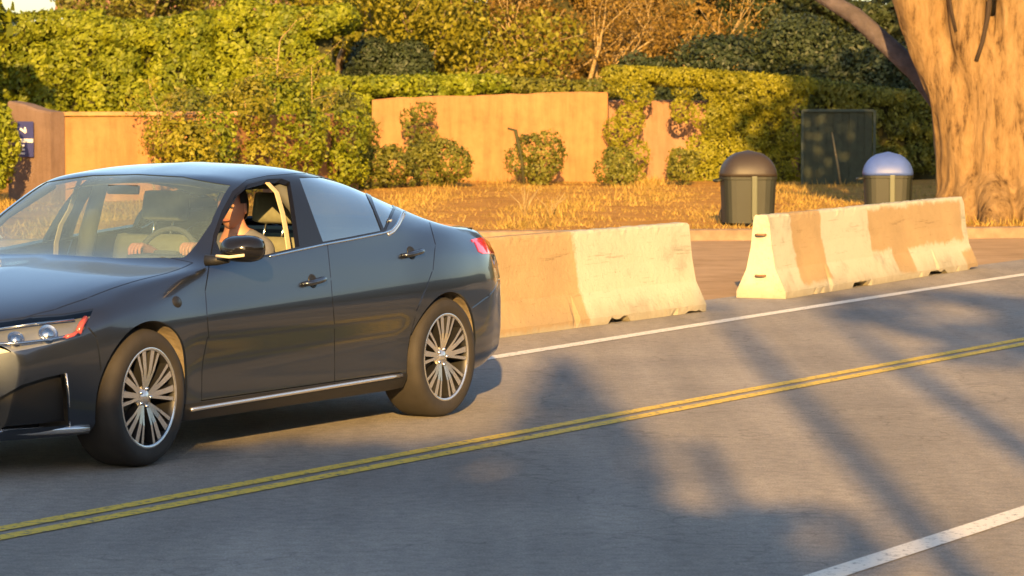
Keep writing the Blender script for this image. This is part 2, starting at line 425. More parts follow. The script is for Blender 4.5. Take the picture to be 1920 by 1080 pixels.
# dusty apron between the road and the verge, under and behind the barriers
sheet('shoulder', [rd(-120,12.6), rd(400,12.6), rd(400,30), rd(-120,30)], -.004, M['apron'])
KERB = [(-60,8),(-20,28),(-7,37.2),(0,41.0),(2.3,41.6),(5.6,39.3),(9,40.5),(16,50),(60,128)]
KERB = smooth_line(KERB, 90)
def terrain():
    vs, fs = [], []
    rows = [0,.15,.8,2,4,7,11,16,22,30,60,140,300]
    for i, (x, y) in enumerate(KERB):
        for j, d in enumerate(rows):
            px = x + (d*.0 if d < 20 else (x)*d*.01); py = y + d
            z = .11 + (0 if j < 2 else .03*math.sin(px*1.7+py)*min(1, d/2) + .012*random.random()) + max(0, d-40)*.02
            vs.append((px, py, z))
    m = len(rows)
    for i in range(len(KERB)-1):
        for j in range(m-1):
            a = i*m+j; fs.append((a, a+m, a+m+1, a+1))
    o = pyd('verge_ground', vs, fs, M['dirt'], smooth=True); tag(o, kind='structure')
terrain()
def kerb():
    bm = bmesh.new(); prof = [(-.16,-.01),(-.15,.115),(-.13,.13),(.02,.132),(.02,-.01)]
    rings = []
    for i, (x, y) in enumerate(KERB):
        a = Vector((*KERB[max(i-1,0)],0)); b = Vector((*KERB[min(i+1,len(KERB)-1)],0)); t = (b-a).normalized(); n = Vector((-t.y, t.x, 0))
        rings.append([bm.verts.new(Vector((x,y,0)) + n*u + Vector((0,0,z))) for u, z in prof])
    for i in range(len(rings)-1):
        for k in range(len(prof)-1): bm.faces.new((rings[i][k], rings[i+1][k], rings[i+1][k+1], rings[i][k+1]))
    o = from_bm('kerb', bm, M['kerb']); tag(o, kind='structure')
kerb()

# ------------------------------------------------------------------ concrete barriers
def barrier(name, x0, y0, length, ang, label, patches, holes, seed):
    """profile in local y (0 = front foot, grows away), x along, z up"""
    rnd = random.Random(seed)
    H = .735
    prof = [(0,0),(0,.06),(.125,.255),(.175,.45),(.205,.66),(.215,H-.02),(.235,H),(.375,H),(.395,H-.02),(.405,.66),(.435,.45),(.485,.255),(.61,.06),(.61,0)]
    prof = [(y*.76, z) for y, z in prof]
    n = 90
    bm = bmesh.new(); rings = []
    for i in range(n+1):
        x = length*i/n
        ring = []
        for k, (y, z) in enumerate(prof):
            jx = jy = jz = 0
            yy = y; zz = z
            if k in (5,6,7,8): jz = -abs(rnd.gauss(0,.004)); jy = rnd.gauss(0,.002)
            if k in (0,1): jy = abs(rnd.gauss(0,.0012)) + (.02 if rnd.random() < .04 else 0)
            # drainage / fork notches at the foot
            for (h0, h1, hh) in holes:
                if h0 < x < h1:
                    if k in (0, 13): zz = hh*(1 if rnd.random() < .8 else .6)
                    if k in (1, 12): zz = max(z, hh+.012)
            ring.append(bm.verts.new((x+jx+((rnd.random()-.5)*.012 if i in (0,n) else 0), yy+jy, zz+jz)))
        rings.append(ring)
    for i in range(n):
        for k in range(len(prof)-1):
            bm.faces.new((rings[i][k], rings[i+1][k], rings[i+1][k+1], rings[i][k+1]))
        bm.faces.new((rings[i][-1], rings[i+1][-1], rings[i+1][0], rings[i][0]))
    bm.faces.new(rings[0]); bm.faces.new(rings[-1][::-1])
    root = empty(name, (x0, y0, 0.002), ang, label, 'concrete barrier', 'concrete barriers along the road edge')
    from_bm('concrete_body', bm, barrier_mat('painted_concrete_%d' % seed, patches), root)
    # steel connection loops in the end faces
    for e, sgn in ((-.0, -1), (length, 1)):
        for z in (.20, .56):
            bm = bmesh.new()
            pts = [(e-sgn*.01, .19, z), (e+sgn*.03, .19, z), (e+sgn*.045, .205, z), (e+sgn*.045, .255, z), (e+sgn*.03, .27, z), (e-sgn*.01, .27, z)]
            add_tube(bm, pts, .011, 6)
            from_bm('steel_loop', bm, M['rust'], root, True)
    return root
u_ang = lambda a: R(90-a)
# first barrier: ends at (1.61,27.3), runs back behind the car
a1 = 30.0; L1 = 5.7
bx = 1.61 - math.sin(R(a1))*L1; by = 27.35 - math.cos(R(a1))*L1
barrier('concrete_barrier', bx, by, L1, u_ang(a1), 'pale concrete barrier right behind the car, tan paint over its left half', [(-.5,3.72,.02,.80)],
        [(4.0,4.35,.05),(1.6,1.9,.05),(5.35,5.6,.02)], 3)
a2 = 25.7; L2 = 5.50
barrier('concrete_barrier', 2.40, 28.95, L2, u_ang(a2), 'pale concrete barrier by the big trunk, two tan paint patches on its face',
        [(.52,1.28,.10,.80),(2.55,5.35,.30,.70),(3.1,3.6,.06,.45),(5.15,5.6,.0,.2)], [(1.75,2.2,.05),(3.95,4.5,.045),(5.2,5.6,.02)], 5)

# ------------------------------------------------------------------ foliage generator
def leaf_mesh(name, P, size, mats, parent=None, nrm=None, jitter=.9, tint=None, asp=.55):
    """one quad leaf per point P (n,3); nrm = outward normals that leaves roughly face"""
    n = len(P); P = np.asarray(P, float)
    if np.isscalar(size): size = np.full(n, size)
    size = size*rng.uniform(.5, 1.6, n)
    r = rng.normal(size=(n,3))
    if nrm is not None: nn = nrm + jitter*r*.6
    else: nn = r
    nn /= np.linalg.norm(nn, axis=1)[:,None] + 1e-9
    t = rng.normal(size=(n,3)); a = np.cross(nn, t); a /= np.linalg.norm(a, axis=1)[:,None] + 1e-9
    b = np.cross(nn, a)
    L = size[:,None]
    v = np.empty((n,4,3))
    v[:,0] = P - a*L*.5; v[:,1] = P + b*L*asp*.5 + nn*L*.08; v[:,2] = P + a*L*.5; v[:,3] = P - b*L*asp*.5 + nn*L*.08
    me = bpy.data.meshes.new(name)
    me.vertices.add(n*4); me.vertices.foreach_set('co', v.reshape(-1))
    me.loops.add(n*4); me.loops.foreach_set('vertex_index', np.arange(n*4, dtype=np.int32))
    me.polygons.add(n); me.polygons.foreach_set('loop_start', np.arange(0, n*4, 4, dtype=np.int32))
    me.update(calc_edges=True)
    if tint is None: tint = rng.random(n)
    at = me.attributes.new('tint', 'FLOAT', 'FACE'); at.data.foreach_set('value', np.asarray(tint, np.float32))
    return link_mesh(name, me, mats, parent)

def blob_points(blobs, dens, thick=.12):
    """blobs: list of (cx,cy,cz,rx,ry,rz); points scattered near their surfaces, culled when inside others"""
    B = np.array(blobs, float); P = []; N = []; T = []
    for i, b in enumerate(B):
        area = 4*math.pi*((b[3]*b[4])**1.6/3 + (b[3]*b[5])**1.6/3 + (b[4]*b[5])**1.6/3)**(1/1.6)
        n = max(6, int(area*dens))
        d = rng.normal(size=(n,3)); d /= np.linalg.norm(d, axis=1)[:,None]
        rr = 1 - thick*rng.random(n)**1.5 + .10*rng.normal(size=n)
        p = b[:3] + d*b[3:6]*rr[:,None]
        nn = d/b[3:6]; nn /= np.linalg.norm(nn, axis=1)[:,None]
        P.append(p); N.append(nn); T.append(np.full(n, rng.random()))
    P = np.concatenate(P); N = np.concatenate(N); T = np.concatenate(T)
    keep = np.ones(len(P), bool)
    if len(B) < 500:
        for b in B:
            q = (((P-b[:3])/(b[3:6]*.80))**2).sum(1)
            keep &= q > 1
    P, N, T = P[keep], N[keep], T[keep]
    tint = np.clip(.55*T + .45*rng.random(len(P)), 0, 1)
    return P, N, tint

def hedge(name, x0, x1, y, z0, zt, depth, leaf, size, dens, label, blob=(.28,.2,.4), lean=0.0, cover=1.25, topf=None, core='core_green', cat='hedge', gaps=(), yend=None, group=None):
    """row of foliage between x0 and x1; its top follows topf(x); gaps=[(xa,xb,za,zb)] stay bare"""
    root = empty(name, ((x0+x1)/2, y, 0), 0, label, cat, group)
    topf = topf or (lambda x: zt)
    yf = (lambda x: y + (yend-y)*(x-x0)/(x1-x0)) if yend is not None else (lambda x: y)
    W = x1-x0; blobs = []
    nb = int(W*(zt-z0)/(blob[0]*blob[2]*1.9)*cover)
    for i in range(nb):
        x = random.uniform(x0+blob[0]*.5, x1-blob[0]*.5); z = random.uniform(z0+blob[2]*.4, topf(x)-blob[2]*.75)
        if any(a-blob[0]*.25 < x < b+blob[0]*.25 and c-blob[2]*.5 < z < d+blob[2]*.35 for a,b,c,d in gaps): continue
        s = random.uniform(.7, 1.25)
        blobs.append((x-root.location.x, yf(x)-y+random.uniform(-.12,.14)*depth, z, blob[0]*s, blob[1]*s, blob[2]*s))
    nt_ = int(W/blob[0]*1.6)                       # the top edge
    for i in range(nt_):
        x = x0 + W*(i+.5)/nt_; 
        for yy in (-.15, .35, .8):
            s = random.uniform(.75,1.1)
            z = topf(x)-blob[2]*.6*s
            if any(a < x < b and c < z+.2 and z < d+.3 for a,b,c,d in gaps): continue
            blobs.append((x-root.location.x, yf(x)-y+yy*depth*.6, z, blob[0]*s, blob[1]*s, blob[2]*.6*s))
    P, N, T = blob_points(blobs, dens)
    k = N[:,1] < .55
    leaf_mesh('foliage', P[k], size, M[leaf], root, N[k], tint=T[k])
    # woody inside, a lumpy slab set back behind the leaves
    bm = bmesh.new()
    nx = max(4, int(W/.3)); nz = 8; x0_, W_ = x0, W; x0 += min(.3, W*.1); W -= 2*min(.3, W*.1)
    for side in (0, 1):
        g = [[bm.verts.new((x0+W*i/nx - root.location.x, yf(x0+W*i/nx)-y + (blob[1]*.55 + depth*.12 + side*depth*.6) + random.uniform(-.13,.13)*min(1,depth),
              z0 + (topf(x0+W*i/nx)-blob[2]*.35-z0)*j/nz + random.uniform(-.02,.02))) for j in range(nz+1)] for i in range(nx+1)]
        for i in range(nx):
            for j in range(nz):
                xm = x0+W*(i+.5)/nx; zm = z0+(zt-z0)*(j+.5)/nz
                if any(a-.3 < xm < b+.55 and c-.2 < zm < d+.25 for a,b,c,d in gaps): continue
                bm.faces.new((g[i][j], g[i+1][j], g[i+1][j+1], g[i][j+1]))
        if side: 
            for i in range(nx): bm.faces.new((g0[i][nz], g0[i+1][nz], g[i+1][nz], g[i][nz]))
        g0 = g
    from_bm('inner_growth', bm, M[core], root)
    return root

def shrub(name, x, y, w, h, leaf, size, dens, label, n=14, cat='shrub', z0=.1, stem='dark_twig', group=None, spiky=0):
    root = empty(name, (x, y, z0), random.uniform(0,6), label, cat, group)
    blobs = []
    for i in range(n):
        a = random.uniform(0, 6.28); rr = w*.5*math.sqrt(random.random())*.75; zz = h*random.uniform(.22,.82)
        rr *= math.sin(math.pi*min(.95, max(.12, zz/h)))**.5
        s = w*random.uniform(.16,.28)
        blobs.append((rr*math.cos(a), rr*math.sin(a), zz, s, s, min(s*1.1, h*.3)))
    P, N, T = blob_points(blobs, dens, .3)
    leaf_mesh('crown', P, size, M[leaf], root, N, tint=T)
    bm = bmesh.new()
    for i in range(5):
        a = i*1.3; add_tube(bm, [(0.02*math.cos(a),.02*math.sin(a),-.05), (.12*w*math.cos(a),.12*w*math.sin(a),h*.3), (.3*w*math.cos(a),.3*w*math.sin(a),h*.7)], [.018,.013,.006], 5)
    from_bm('stem', bm, M[stem], root, True)
    return root

def limb_tree(bm, p, d, L, r, depth, spread=.55, up=.12, tips=None, kids=3):
    pts = [p]; q = p.copy(); dd = d.normalized(); rs = [r]
    n = 5
    for i in range(n):
        dd = (dd + Vector((random.gauss(0,.13), random.gauss(0,.13), random.gauss(0,.08)+up*.3))).normalized()
        q = q + dd*L/n; pts.append(q.copy()); rs.append(r*(1-.55*(i+1)/n))
    add_tube(bm, pts, rs, 7 if depth > 1 else 5)
    if tips is not None and depth <= 1: tips += pts[2:]
    if depth > 0:
        for k in range(kids):
            i = random.randint(2, n)
            nd = (dd + Vector((random.gauss(0,spread), random.gauss(0,spread), random.gauss(up,spread*.6)))).normalized()
            limb_tree(bm, pts[i], nd, L*random.uniform(.55,.8), rs[i]*.75, depth-1, spread, up, tips, kids)

def tree(name, x, y, h, crown, leaf, bark, label, trunk_r=.12, size=.10, dens=260, seed=1, trunk_h=.3, z0=.05, depth=2, lean=(0,0), per=40, group=None, cat='tree', bscale=1.0, leafy=True, kids=3):
    random.seed(seed)
    root = empty(name, (x, y, z0), 0, label, cat, group)
    bm = bmesh.new(); tips = []
    tp = Vector((lean[0]*h*trunk_h, lean[1]*h*trunk_h, h*trunk_h))
    add_tube(bm, [(0,0,-.1), tp*.5+Vector((.03,.02,0)), tp], [trunk_r*1.25, trunk_r, trunk_r*.85], 10)
    for k in range(4 if leafy else 6):
        a = k*1.6 + random.uniform(-.4,.4)
        limb_tree(bm, tp*random.uniform(.75,1), Vector((math.cos(a)*.7, math.sin(a)*.7, 1.0)), h*.38, trunk_r*.6, depth, tips=tips, kids=kids)
    from_bm('trunk', bm, M[bark], root, True)
    blobs = []
    for t in random.sample(tips, min(len(tips), per)):
        s = crown*random.uniform(.10,.2)*bscale
        blobs.append((t.x, t.y, min(t.z, h), s*1.1, s*1.1, s*.85))
    P, N, T = blob_points(blobs, dens, .6)
    P = P + rng.normal(size=P.shape)*crown*.02
    leaf_mesh('crown', P, size, M[leaf], root, N, jitter=1.4, tint=T)
    return root

# ------------------------------------------------------------------ stucco walls
def wall_piece(name, pts, h, thick, m, label, cat='garden wall', coping=None, z0=-.05, topround=.0, group=None):
    """straight wall from pts[0] to pts[1]"""
    a = Vector((*pts[0],0)); b = Vector((*pts[1],0)); L = (b-a).length; ang = math.atan2(b.y-a.y, b.x-a.x)
    root = empty(name, (a.x, a.y, 0), ang, label, cat, group)
    bm = bmesh.new()
    n = max(2, int(L/.25)); rings = []
    ha, hb = (h if isinstance(h, tuple) else (h, h))
    for i in range(n+1):
        x = L*i/n; hh = ha+(hb-ha)*i/n + random.uniform(-.014,.012); r = .03
        if topround and (i in (0, n)): hh -= topround
        ring = [(x,0,z0),(x,0,hh-r),(x,r,hh),(x,thick-r,hh),(x,thick,hh-r),(x,thick,z0)]
        rings.append([bm.verts.new(p) for p in ring])
    for i in range(n):
        for k in range(5): bm.faces.new((rings[i][k], rings[i+1][k], rings[i+1][k+1], rings[i][k+1]))
    bm.faces.new(rings[0]); bm.faces.new(rings[-1][::-1])
    from_bm('wall_face', bm, m, root)
    if coping:
        bm = bmesh.new()
        add_box(bm, (L/2, thick/2, (ha+hb)/2+.035), (L+.06, thick+.08, .06), bev=.012)
        from_bm('coping', bm, coping, root)
    return root

wall_piece('garden_wall', ((-2.62,62.0),(1.78,61.6)), (1.66,1.79), .25, M['stucco'], 'bare sunlit tan stucco wall panel in the middle, small shrubs at its foot', topround=.03)
wall_piece('garden_wall', ((1.82,62.3),(5.4,62.3)), 1.62, .22, M['stucco_pink'], 'pinkish stucco wall showing through a gap in the trimmed hedge')
wl_ = wall_piece('garden_wall', ((-6.95,50.6),(-4.3,51.4)), (1.42,1.42), .25, M['stucco'], 'sunlit tan stucco wall above the car bonnet, left of the climbing greenery', coping=M['coping'])
wall_piece('garden_wall', ((-4.3,51.45),(-2.6,56.0)), 1.42, .22, M['stucco'], 'low stucco wall almost hidden by the thin stemmed greenery')
wall_piece('gate_pillar_wall', ((-7.75,50.9),(-7.02,50.35)), (1.66,1.48), .3, stucco_mat('shaded_pink_stucco', (.13,.085,.065), (.17,.115,.09)), 'greyish pink wall end at the far left that carries the blue sign')  # greyer stucco, the shade on this wall end is in its colour
# blue sign on it
sg = empty('wall_sign', (-7.42,50.62,1.0), math.atan2(-.55,.73), 'blue and white sign plate on the pinkish wall end at far left', 'sign')
def signpart(name, x0,x1,z0,z1,y,m):
    bm = bmesh.new(); add_box(bm, ((x0+x1)/2, y, (z0+z1)/2), (x1-x0, .012, z1-z0)); return from_bm(name, bm, m, sg)
signpart('sign_plate', -.17,.17,-.20,.34, -.03, M['blue_sign'])
signpart('white_band', -.17,.17,.02,.075, -.042, M['sign_white'])
bm = bmesh.new()
for (a,b,c,d) in ((-.10,.23,.02,.17),(.02,.17,.0,.25)):
    v = Vector((c-a,0,d-b)); add_box(bm, (Vector((a,0,b))+v/2) + Vector((0,-.042,0)), (v.length,.010,.03), Matrix.Rotation(-math.atan2(v.z,v.x),3,'Y'))
from_bm('white_symbol', bm, M['sign_white'], sg)
for z in (-.03,-.09,-.15): signpart('white_text_line', -.14,-.01,z-.014,z+.014,-.042, M['sign_white'])

# ------------------------------------------------------------------ hedges and background planting
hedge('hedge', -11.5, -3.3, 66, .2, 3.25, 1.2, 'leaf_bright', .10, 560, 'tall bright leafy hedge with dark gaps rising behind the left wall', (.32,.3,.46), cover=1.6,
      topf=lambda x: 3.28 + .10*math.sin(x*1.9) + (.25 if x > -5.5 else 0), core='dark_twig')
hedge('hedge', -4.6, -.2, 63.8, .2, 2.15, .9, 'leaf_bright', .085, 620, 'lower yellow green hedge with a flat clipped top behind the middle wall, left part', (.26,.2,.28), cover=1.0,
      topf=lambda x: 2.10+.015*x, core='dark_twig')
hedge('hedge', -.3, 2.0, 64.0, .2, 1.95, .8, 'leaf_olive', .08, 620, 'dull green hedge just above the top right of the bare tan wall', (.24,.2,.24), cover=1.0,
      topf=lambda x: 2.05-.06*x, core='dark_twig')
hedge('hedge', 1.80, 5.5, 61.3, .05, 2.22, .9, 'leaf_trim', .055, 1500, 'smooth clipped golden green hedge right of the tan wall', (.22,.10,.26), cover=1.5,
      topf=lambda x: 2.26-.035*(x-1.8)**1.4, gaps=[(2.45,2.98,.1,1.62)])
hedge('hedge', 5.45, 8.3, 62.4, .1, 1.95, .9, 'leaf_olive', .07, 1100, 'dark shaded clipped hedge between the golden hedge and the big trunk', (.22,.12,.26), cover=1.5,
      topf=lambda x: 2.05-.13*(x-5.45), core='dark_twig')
# dark mesh screen in front of the shaded hedge
pr = empty('mesh_screen', (5.30,60.2,.08), 0, 'dark green mesh screen panel standing against the shaded hedge', 'screen panel')
M['mesh_green'] = mat('dark_green_mesh', (.024,.032,.018), .8, noise=(8,.3), bump=(60,.6,.01))
M['teal'] = mat('teal_post', (.008,.026,.02), .5)
for i in range(9):
    bm = bmesh.new(); add_box(bm, (.07+.139*i, .02*(i%2), .67), (.139,.018,1.34)); from_bm('slat', bm, M['mesh_green'], pr)
for x in (-.02,1.29):
    bm = bmesh.new(); add_box(bm, (x,-.02,.68), (.05,.05,1.36), bev=.008); from_bm('post', bm, M['teal'], pr)
bm = bmesh.new(); add_box(bm, (.63,-.025,1.36), (1.30,.04,.05), bev=.006); from_bm('top_rail', bm, M['teal'], pr)
# pale leaning stake
bm = bmesh.new(); add_tube(bm, [(0,0,-.05),(-.06,0,.35),(-.17,0,.95)], [.02,.018,.014], 7)
o = from_bm('leaning_stake', bm, M['pale_twig'], None, True); o.location = (5.95,59.8,.1); tag(o, 'pale stake leaning against the dark green mesh screen', 'stake')

# small shrubs in front of the tan wall
shrub('shrub', .35, 59.5, .98, .95, 'leaf_olive', .055, 900, 'round olive shrub standing alone before the middle of the tan wall', 16)
bm = bmesh.new(); add_tube(bm, [(0,0,0),(-.05,0,.5),(-.16,0,.99),(-.3,0,1.03)], [.03,.028,.035,.02], 7)
o = from_bm('dry_stick', bm, M['dark_twig'], None, True); o.location=(.22,59.2,.1); tag(o, 'dark bent stick poking up at the left of the lone olive shrub', 'stick')
shrub('shrub', 1.85, 58.6, .75, .66, 'leaf_olive', .055, 900, 'low olive shrub at the right foot of the tan wall', 12)
shrub('shrub', 3.0, 58.6, .62, .70, 'leaf_olive', .055, 900, 'small dark shrub below the gap in the golden hedge', 12)
shrub('shrub', -1.25, 58.0, 1.15, .78, 'leaf_olive', .06, 900, 'broad dark shrub low at the left part of the tan wall', 18)
shrub('shrub', -2.2, 57.2, 1.1, .72, 'leaf_olive', .06, 900, 'dark shrub over the car roof, left of the tan wall', 16)
shrub('shrub', -2.85, 55.2, 1.1, 1.5, 'leaf_bright', .07, 600, 'yellow green shrub just behind the back half of the car roof', 16)
shrub('shrub', -1.75, 60.9, .72, 1.7, 'leaf_olive', .07, 420, 'thin upright shrub climbing up the left side of the tan wall', 16)
shrub('shrub', -7.95, 49.6, 1.1, 1.75, 'leaf_bright', .08, 700, 'yellow green bush at the far left edge in front of the sign', 22)
shrub('shrub', -4.95, 50.0, 1.15, 1.45, 'leaf_gold', .07, 620, 'sparse golden shrub in front of the sunlit wall above the bonnet', 12)
for i, (x, y, w, h, lf, lab) in enumerate([
    (-4.25,52.0,1.3,1.9,'leaf_gold','loose golden shrub at the right end of the low left wall'),
    (-4.62,50.6,.9,1.5,'leaf_bright','leafy shrub hiding the right end of the low sunlit wall'),
    (-3.7,53.6,1.5,2.0,'leaf_bright','tall yellow green shrub with pale stems above the front window of the car'),
    (-3.05,57.5,1.4,1.75,'leaf_olive','mixed olive shrub between the pale thin trunks'),
    (-4.9,55.0,1.5,1.75,'leaf_olive','olive shrub looking over the left wall top')]):
    shrub('shrub', x, y, w, h, lf, .075, 520, lab, 24)

# thin pale trunked saplings
for i, (x, y, h, r, lab) in enumerate([(-3.72,53.2,2.6,.028,'thin pale sapling trunk tallest of those above the car roof'),(-4.28,52.3,2.0,.024,'thin pale sapling at the right end of the left wall'),
        (-3.35,54.0,2.2,.018,'slender sapling right of the tallest pale trunk'),(-5.35,50.2,1.5,.022,'short pale sapling before the sunlit left wall')]):
    random.seed(50+i)
    root = empty('sapling', (x,y,.05), 0, lab, 'sapling', 'thin pale saplings in front of the left hedge')
    bm = bmesh.new(); p = [Vector((0,0,-.05))]
    for k in range(8): p.append(p[-1] + Vector((random.gauss(0,.03), random.gauss(0,.02), h/8)))
    add_tube(bm, p, [r*(1-.08*k) for k in range(9)], 7); tips = []
    for k in range(7): limb_tree(bm, p[random.randint(4,8)], Vector((random.gauss(0,1),random.gauss(0,1),.5)), .45, r*.4, 1, tips=tips, kids=2)
    from_bm('trunk', bm, M['pale_twig'], root, True)
    P, N, T = blob_points([(t.x,t.y,t.z,.1,.1,.09) for t in tips[::2]], 300, .8)
    leaf_mesh('crown', P, .06, M['leaf_gold'], root, N, tint=T)

# trees behind the hedges
random.seed(11)
tree('tree', -3.9, 74, 7.5, 4.2, 'leaf_gold', 'grey_bark', 'loose yellow green tree rising behind the left hedge, top centre left', .16, .12, 260, 21, .22, per=60, bscale=1.1)
tree('tree', -1.9, 70, 6.0, 3.4, 'leaf_gold', 'grey_bark', 'golden bushy tree behind the flat topped hedge, right of the dark round one', .13, .11, 300, 22, .18, per=60)
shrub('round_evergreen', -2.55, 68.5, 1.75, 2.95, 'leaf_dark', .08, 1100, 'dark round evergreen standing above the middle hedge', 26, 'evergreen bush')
tree('bare_tree', 1.0, 72, 6.5, 3.2, 'leaf_brown', 'pale_twig', 'dry brown tree with pale bare branches at the top middle', .13, .07, 160, 23, .10, per=60, leafy=False, kids=3, depth=2)
tree('bare_tree', 2.9, 74, 6.2, 3.0, 'leaf_brown', 'pale_twig', 'second dry brown tree with drooping pale twigs, right of the top middle', .11, .07, 160, 24, .10, per=60, leafy=False, kids=3, depth=2)
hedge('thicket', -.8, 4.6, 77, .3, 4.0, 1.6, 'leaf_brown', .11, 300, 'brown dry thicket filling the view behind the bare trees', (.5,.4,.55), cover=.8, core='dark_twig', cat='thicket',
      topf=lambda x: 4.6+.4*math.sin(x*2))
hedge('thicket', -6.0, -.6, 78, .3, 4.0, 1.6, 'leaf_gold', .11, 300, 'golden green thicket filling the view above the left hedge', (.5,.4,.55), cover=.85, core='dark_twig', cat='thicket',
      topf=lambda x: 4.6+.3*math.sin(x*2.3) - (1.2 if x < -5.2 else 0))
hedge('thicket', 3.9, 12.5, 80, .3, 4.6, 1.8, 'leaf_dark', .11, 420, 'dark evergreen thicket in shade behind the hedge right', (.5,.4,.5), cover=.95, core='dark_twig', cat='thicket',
      topf=lambda x: 4.3+.4*math.sin(x*1.3))  # shade here is partly put into the dark leaf colour
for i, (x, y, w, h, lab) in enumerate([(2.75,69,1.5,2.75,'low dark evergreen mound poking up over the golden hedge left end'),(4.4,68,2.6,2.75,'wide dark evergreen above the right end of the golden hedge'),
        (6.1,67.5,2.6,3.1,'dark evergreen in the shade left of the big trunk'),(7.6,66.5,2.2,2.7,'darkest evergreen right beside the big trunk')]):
    shrub('evergreen', x, y, w, h, 'leaf_dark', .09, 620, lab, 30, 'evergreen bush')  # dark leaf colour also stands in for shade on these bushes
for i, (x, y, h, s, lab) in enumerate([(7.2,84,9,31,'dark conifer far behind the big trunk'),(11.5,74,9,33,'dark conifer right of the big trunk'),(-9.5,88,7,34,'pale olive tree at the far top left behind the hedge')]):
    tree('background_tree', x, y, h, 4.5, 'leaf_dark' if i < 2 else 'leaf_olive', 'grey_bark', lab, .2, .13, 260, s, .2, per=60)
# pale house wall glimpsed over the left hedge
hr = empty('distant_house', (-8.6,98,0), 0, 'pale distant house glimpsed over the top of the left hedge', 'house')
M['house'] = mat('pale_house_wall', (.42,.36,.31), .9, noise=(1.5,.1)); M['tiles'] = mat('roof_tiles', (.25,.13,.07), .8, noise=(9,.3))
bm = bmesh.new(); add_box(bm, (0,2,2.1), (9,5,4.2)); from_bm('wall', bm, M['house'], hr)
pyd('roof', [(-4.8,-.9,4.1),(4.8,-.9,4.1),(4.8,4.9,4.1),(-4.8,4.9,4.1),(-4.8,2,5.6),(4.8,2,5.6)], [(0,1,5,4),(2,3,4,5),(0,4,3),(1,2,5),(0,3,2,1)], M['tiles'], hr)
for x in (-3.2,-1,1.2,3.3):
    bm = bmesh.new(); add_box(bm, (x,-.53,3.2), (1.0,.07,1.1)); w_ = from_bm('window', bm, M['sign_white'], hr)
    bm = bmesh.new(); add_box(bm, (x,-.575,3.2), (.84,.03,.94)); from_bm('pane', bm, M['gloss_black'], w_)

TE = math.tan(R(SUN_EL)); GY = -9.0
def HT(z): return (z-GY)*TE
# out of frame greenery: two added rows darken the mirrored view, then continuing hedges
hedge('hedge', 5.0, 34, GY, 0, HT(25), 2, 'leaf_olive', .32, 40, 'unseen foliage row added behind the camera to the right to shade the near pavement', (.9,.7,.9), cover=.9, core='dark_twig')  # added screen of foliage, darkens the ground that the car doors mirror
def near_hedge():  # added out of view for the dark band mirrored low on the doors
    a0, a1_ = rd(3, -6), rd(70, -6)
    hedge('hedge', a0.x, a1_.x, a0.y, 0, 2.9, 1.4, 'leaf_dark', .26, 60, 'unseen dark hedge added along the near pavement to darken the low car door reflections', (.8,.5,.7), cover=.8, core='dark_twig', yend=a1_.y)
near_hedge()
hedge('hedge', 13, 34, 66, 0, 4.5, 2, 'leaf_olive', .28, 60, 'long olive hedge off to the right beyond the big tree', (.9,.6,.9), cover=.9, core='dark_twig')
hedge('hedge', -34, -9.8, 60, 0, 3.6, 2, 'leaf_bright', .28, 60, 'long bright hedge off to the left beyond the picture edge', (.9,.6,.9), cover=.9, core='dark_twig')

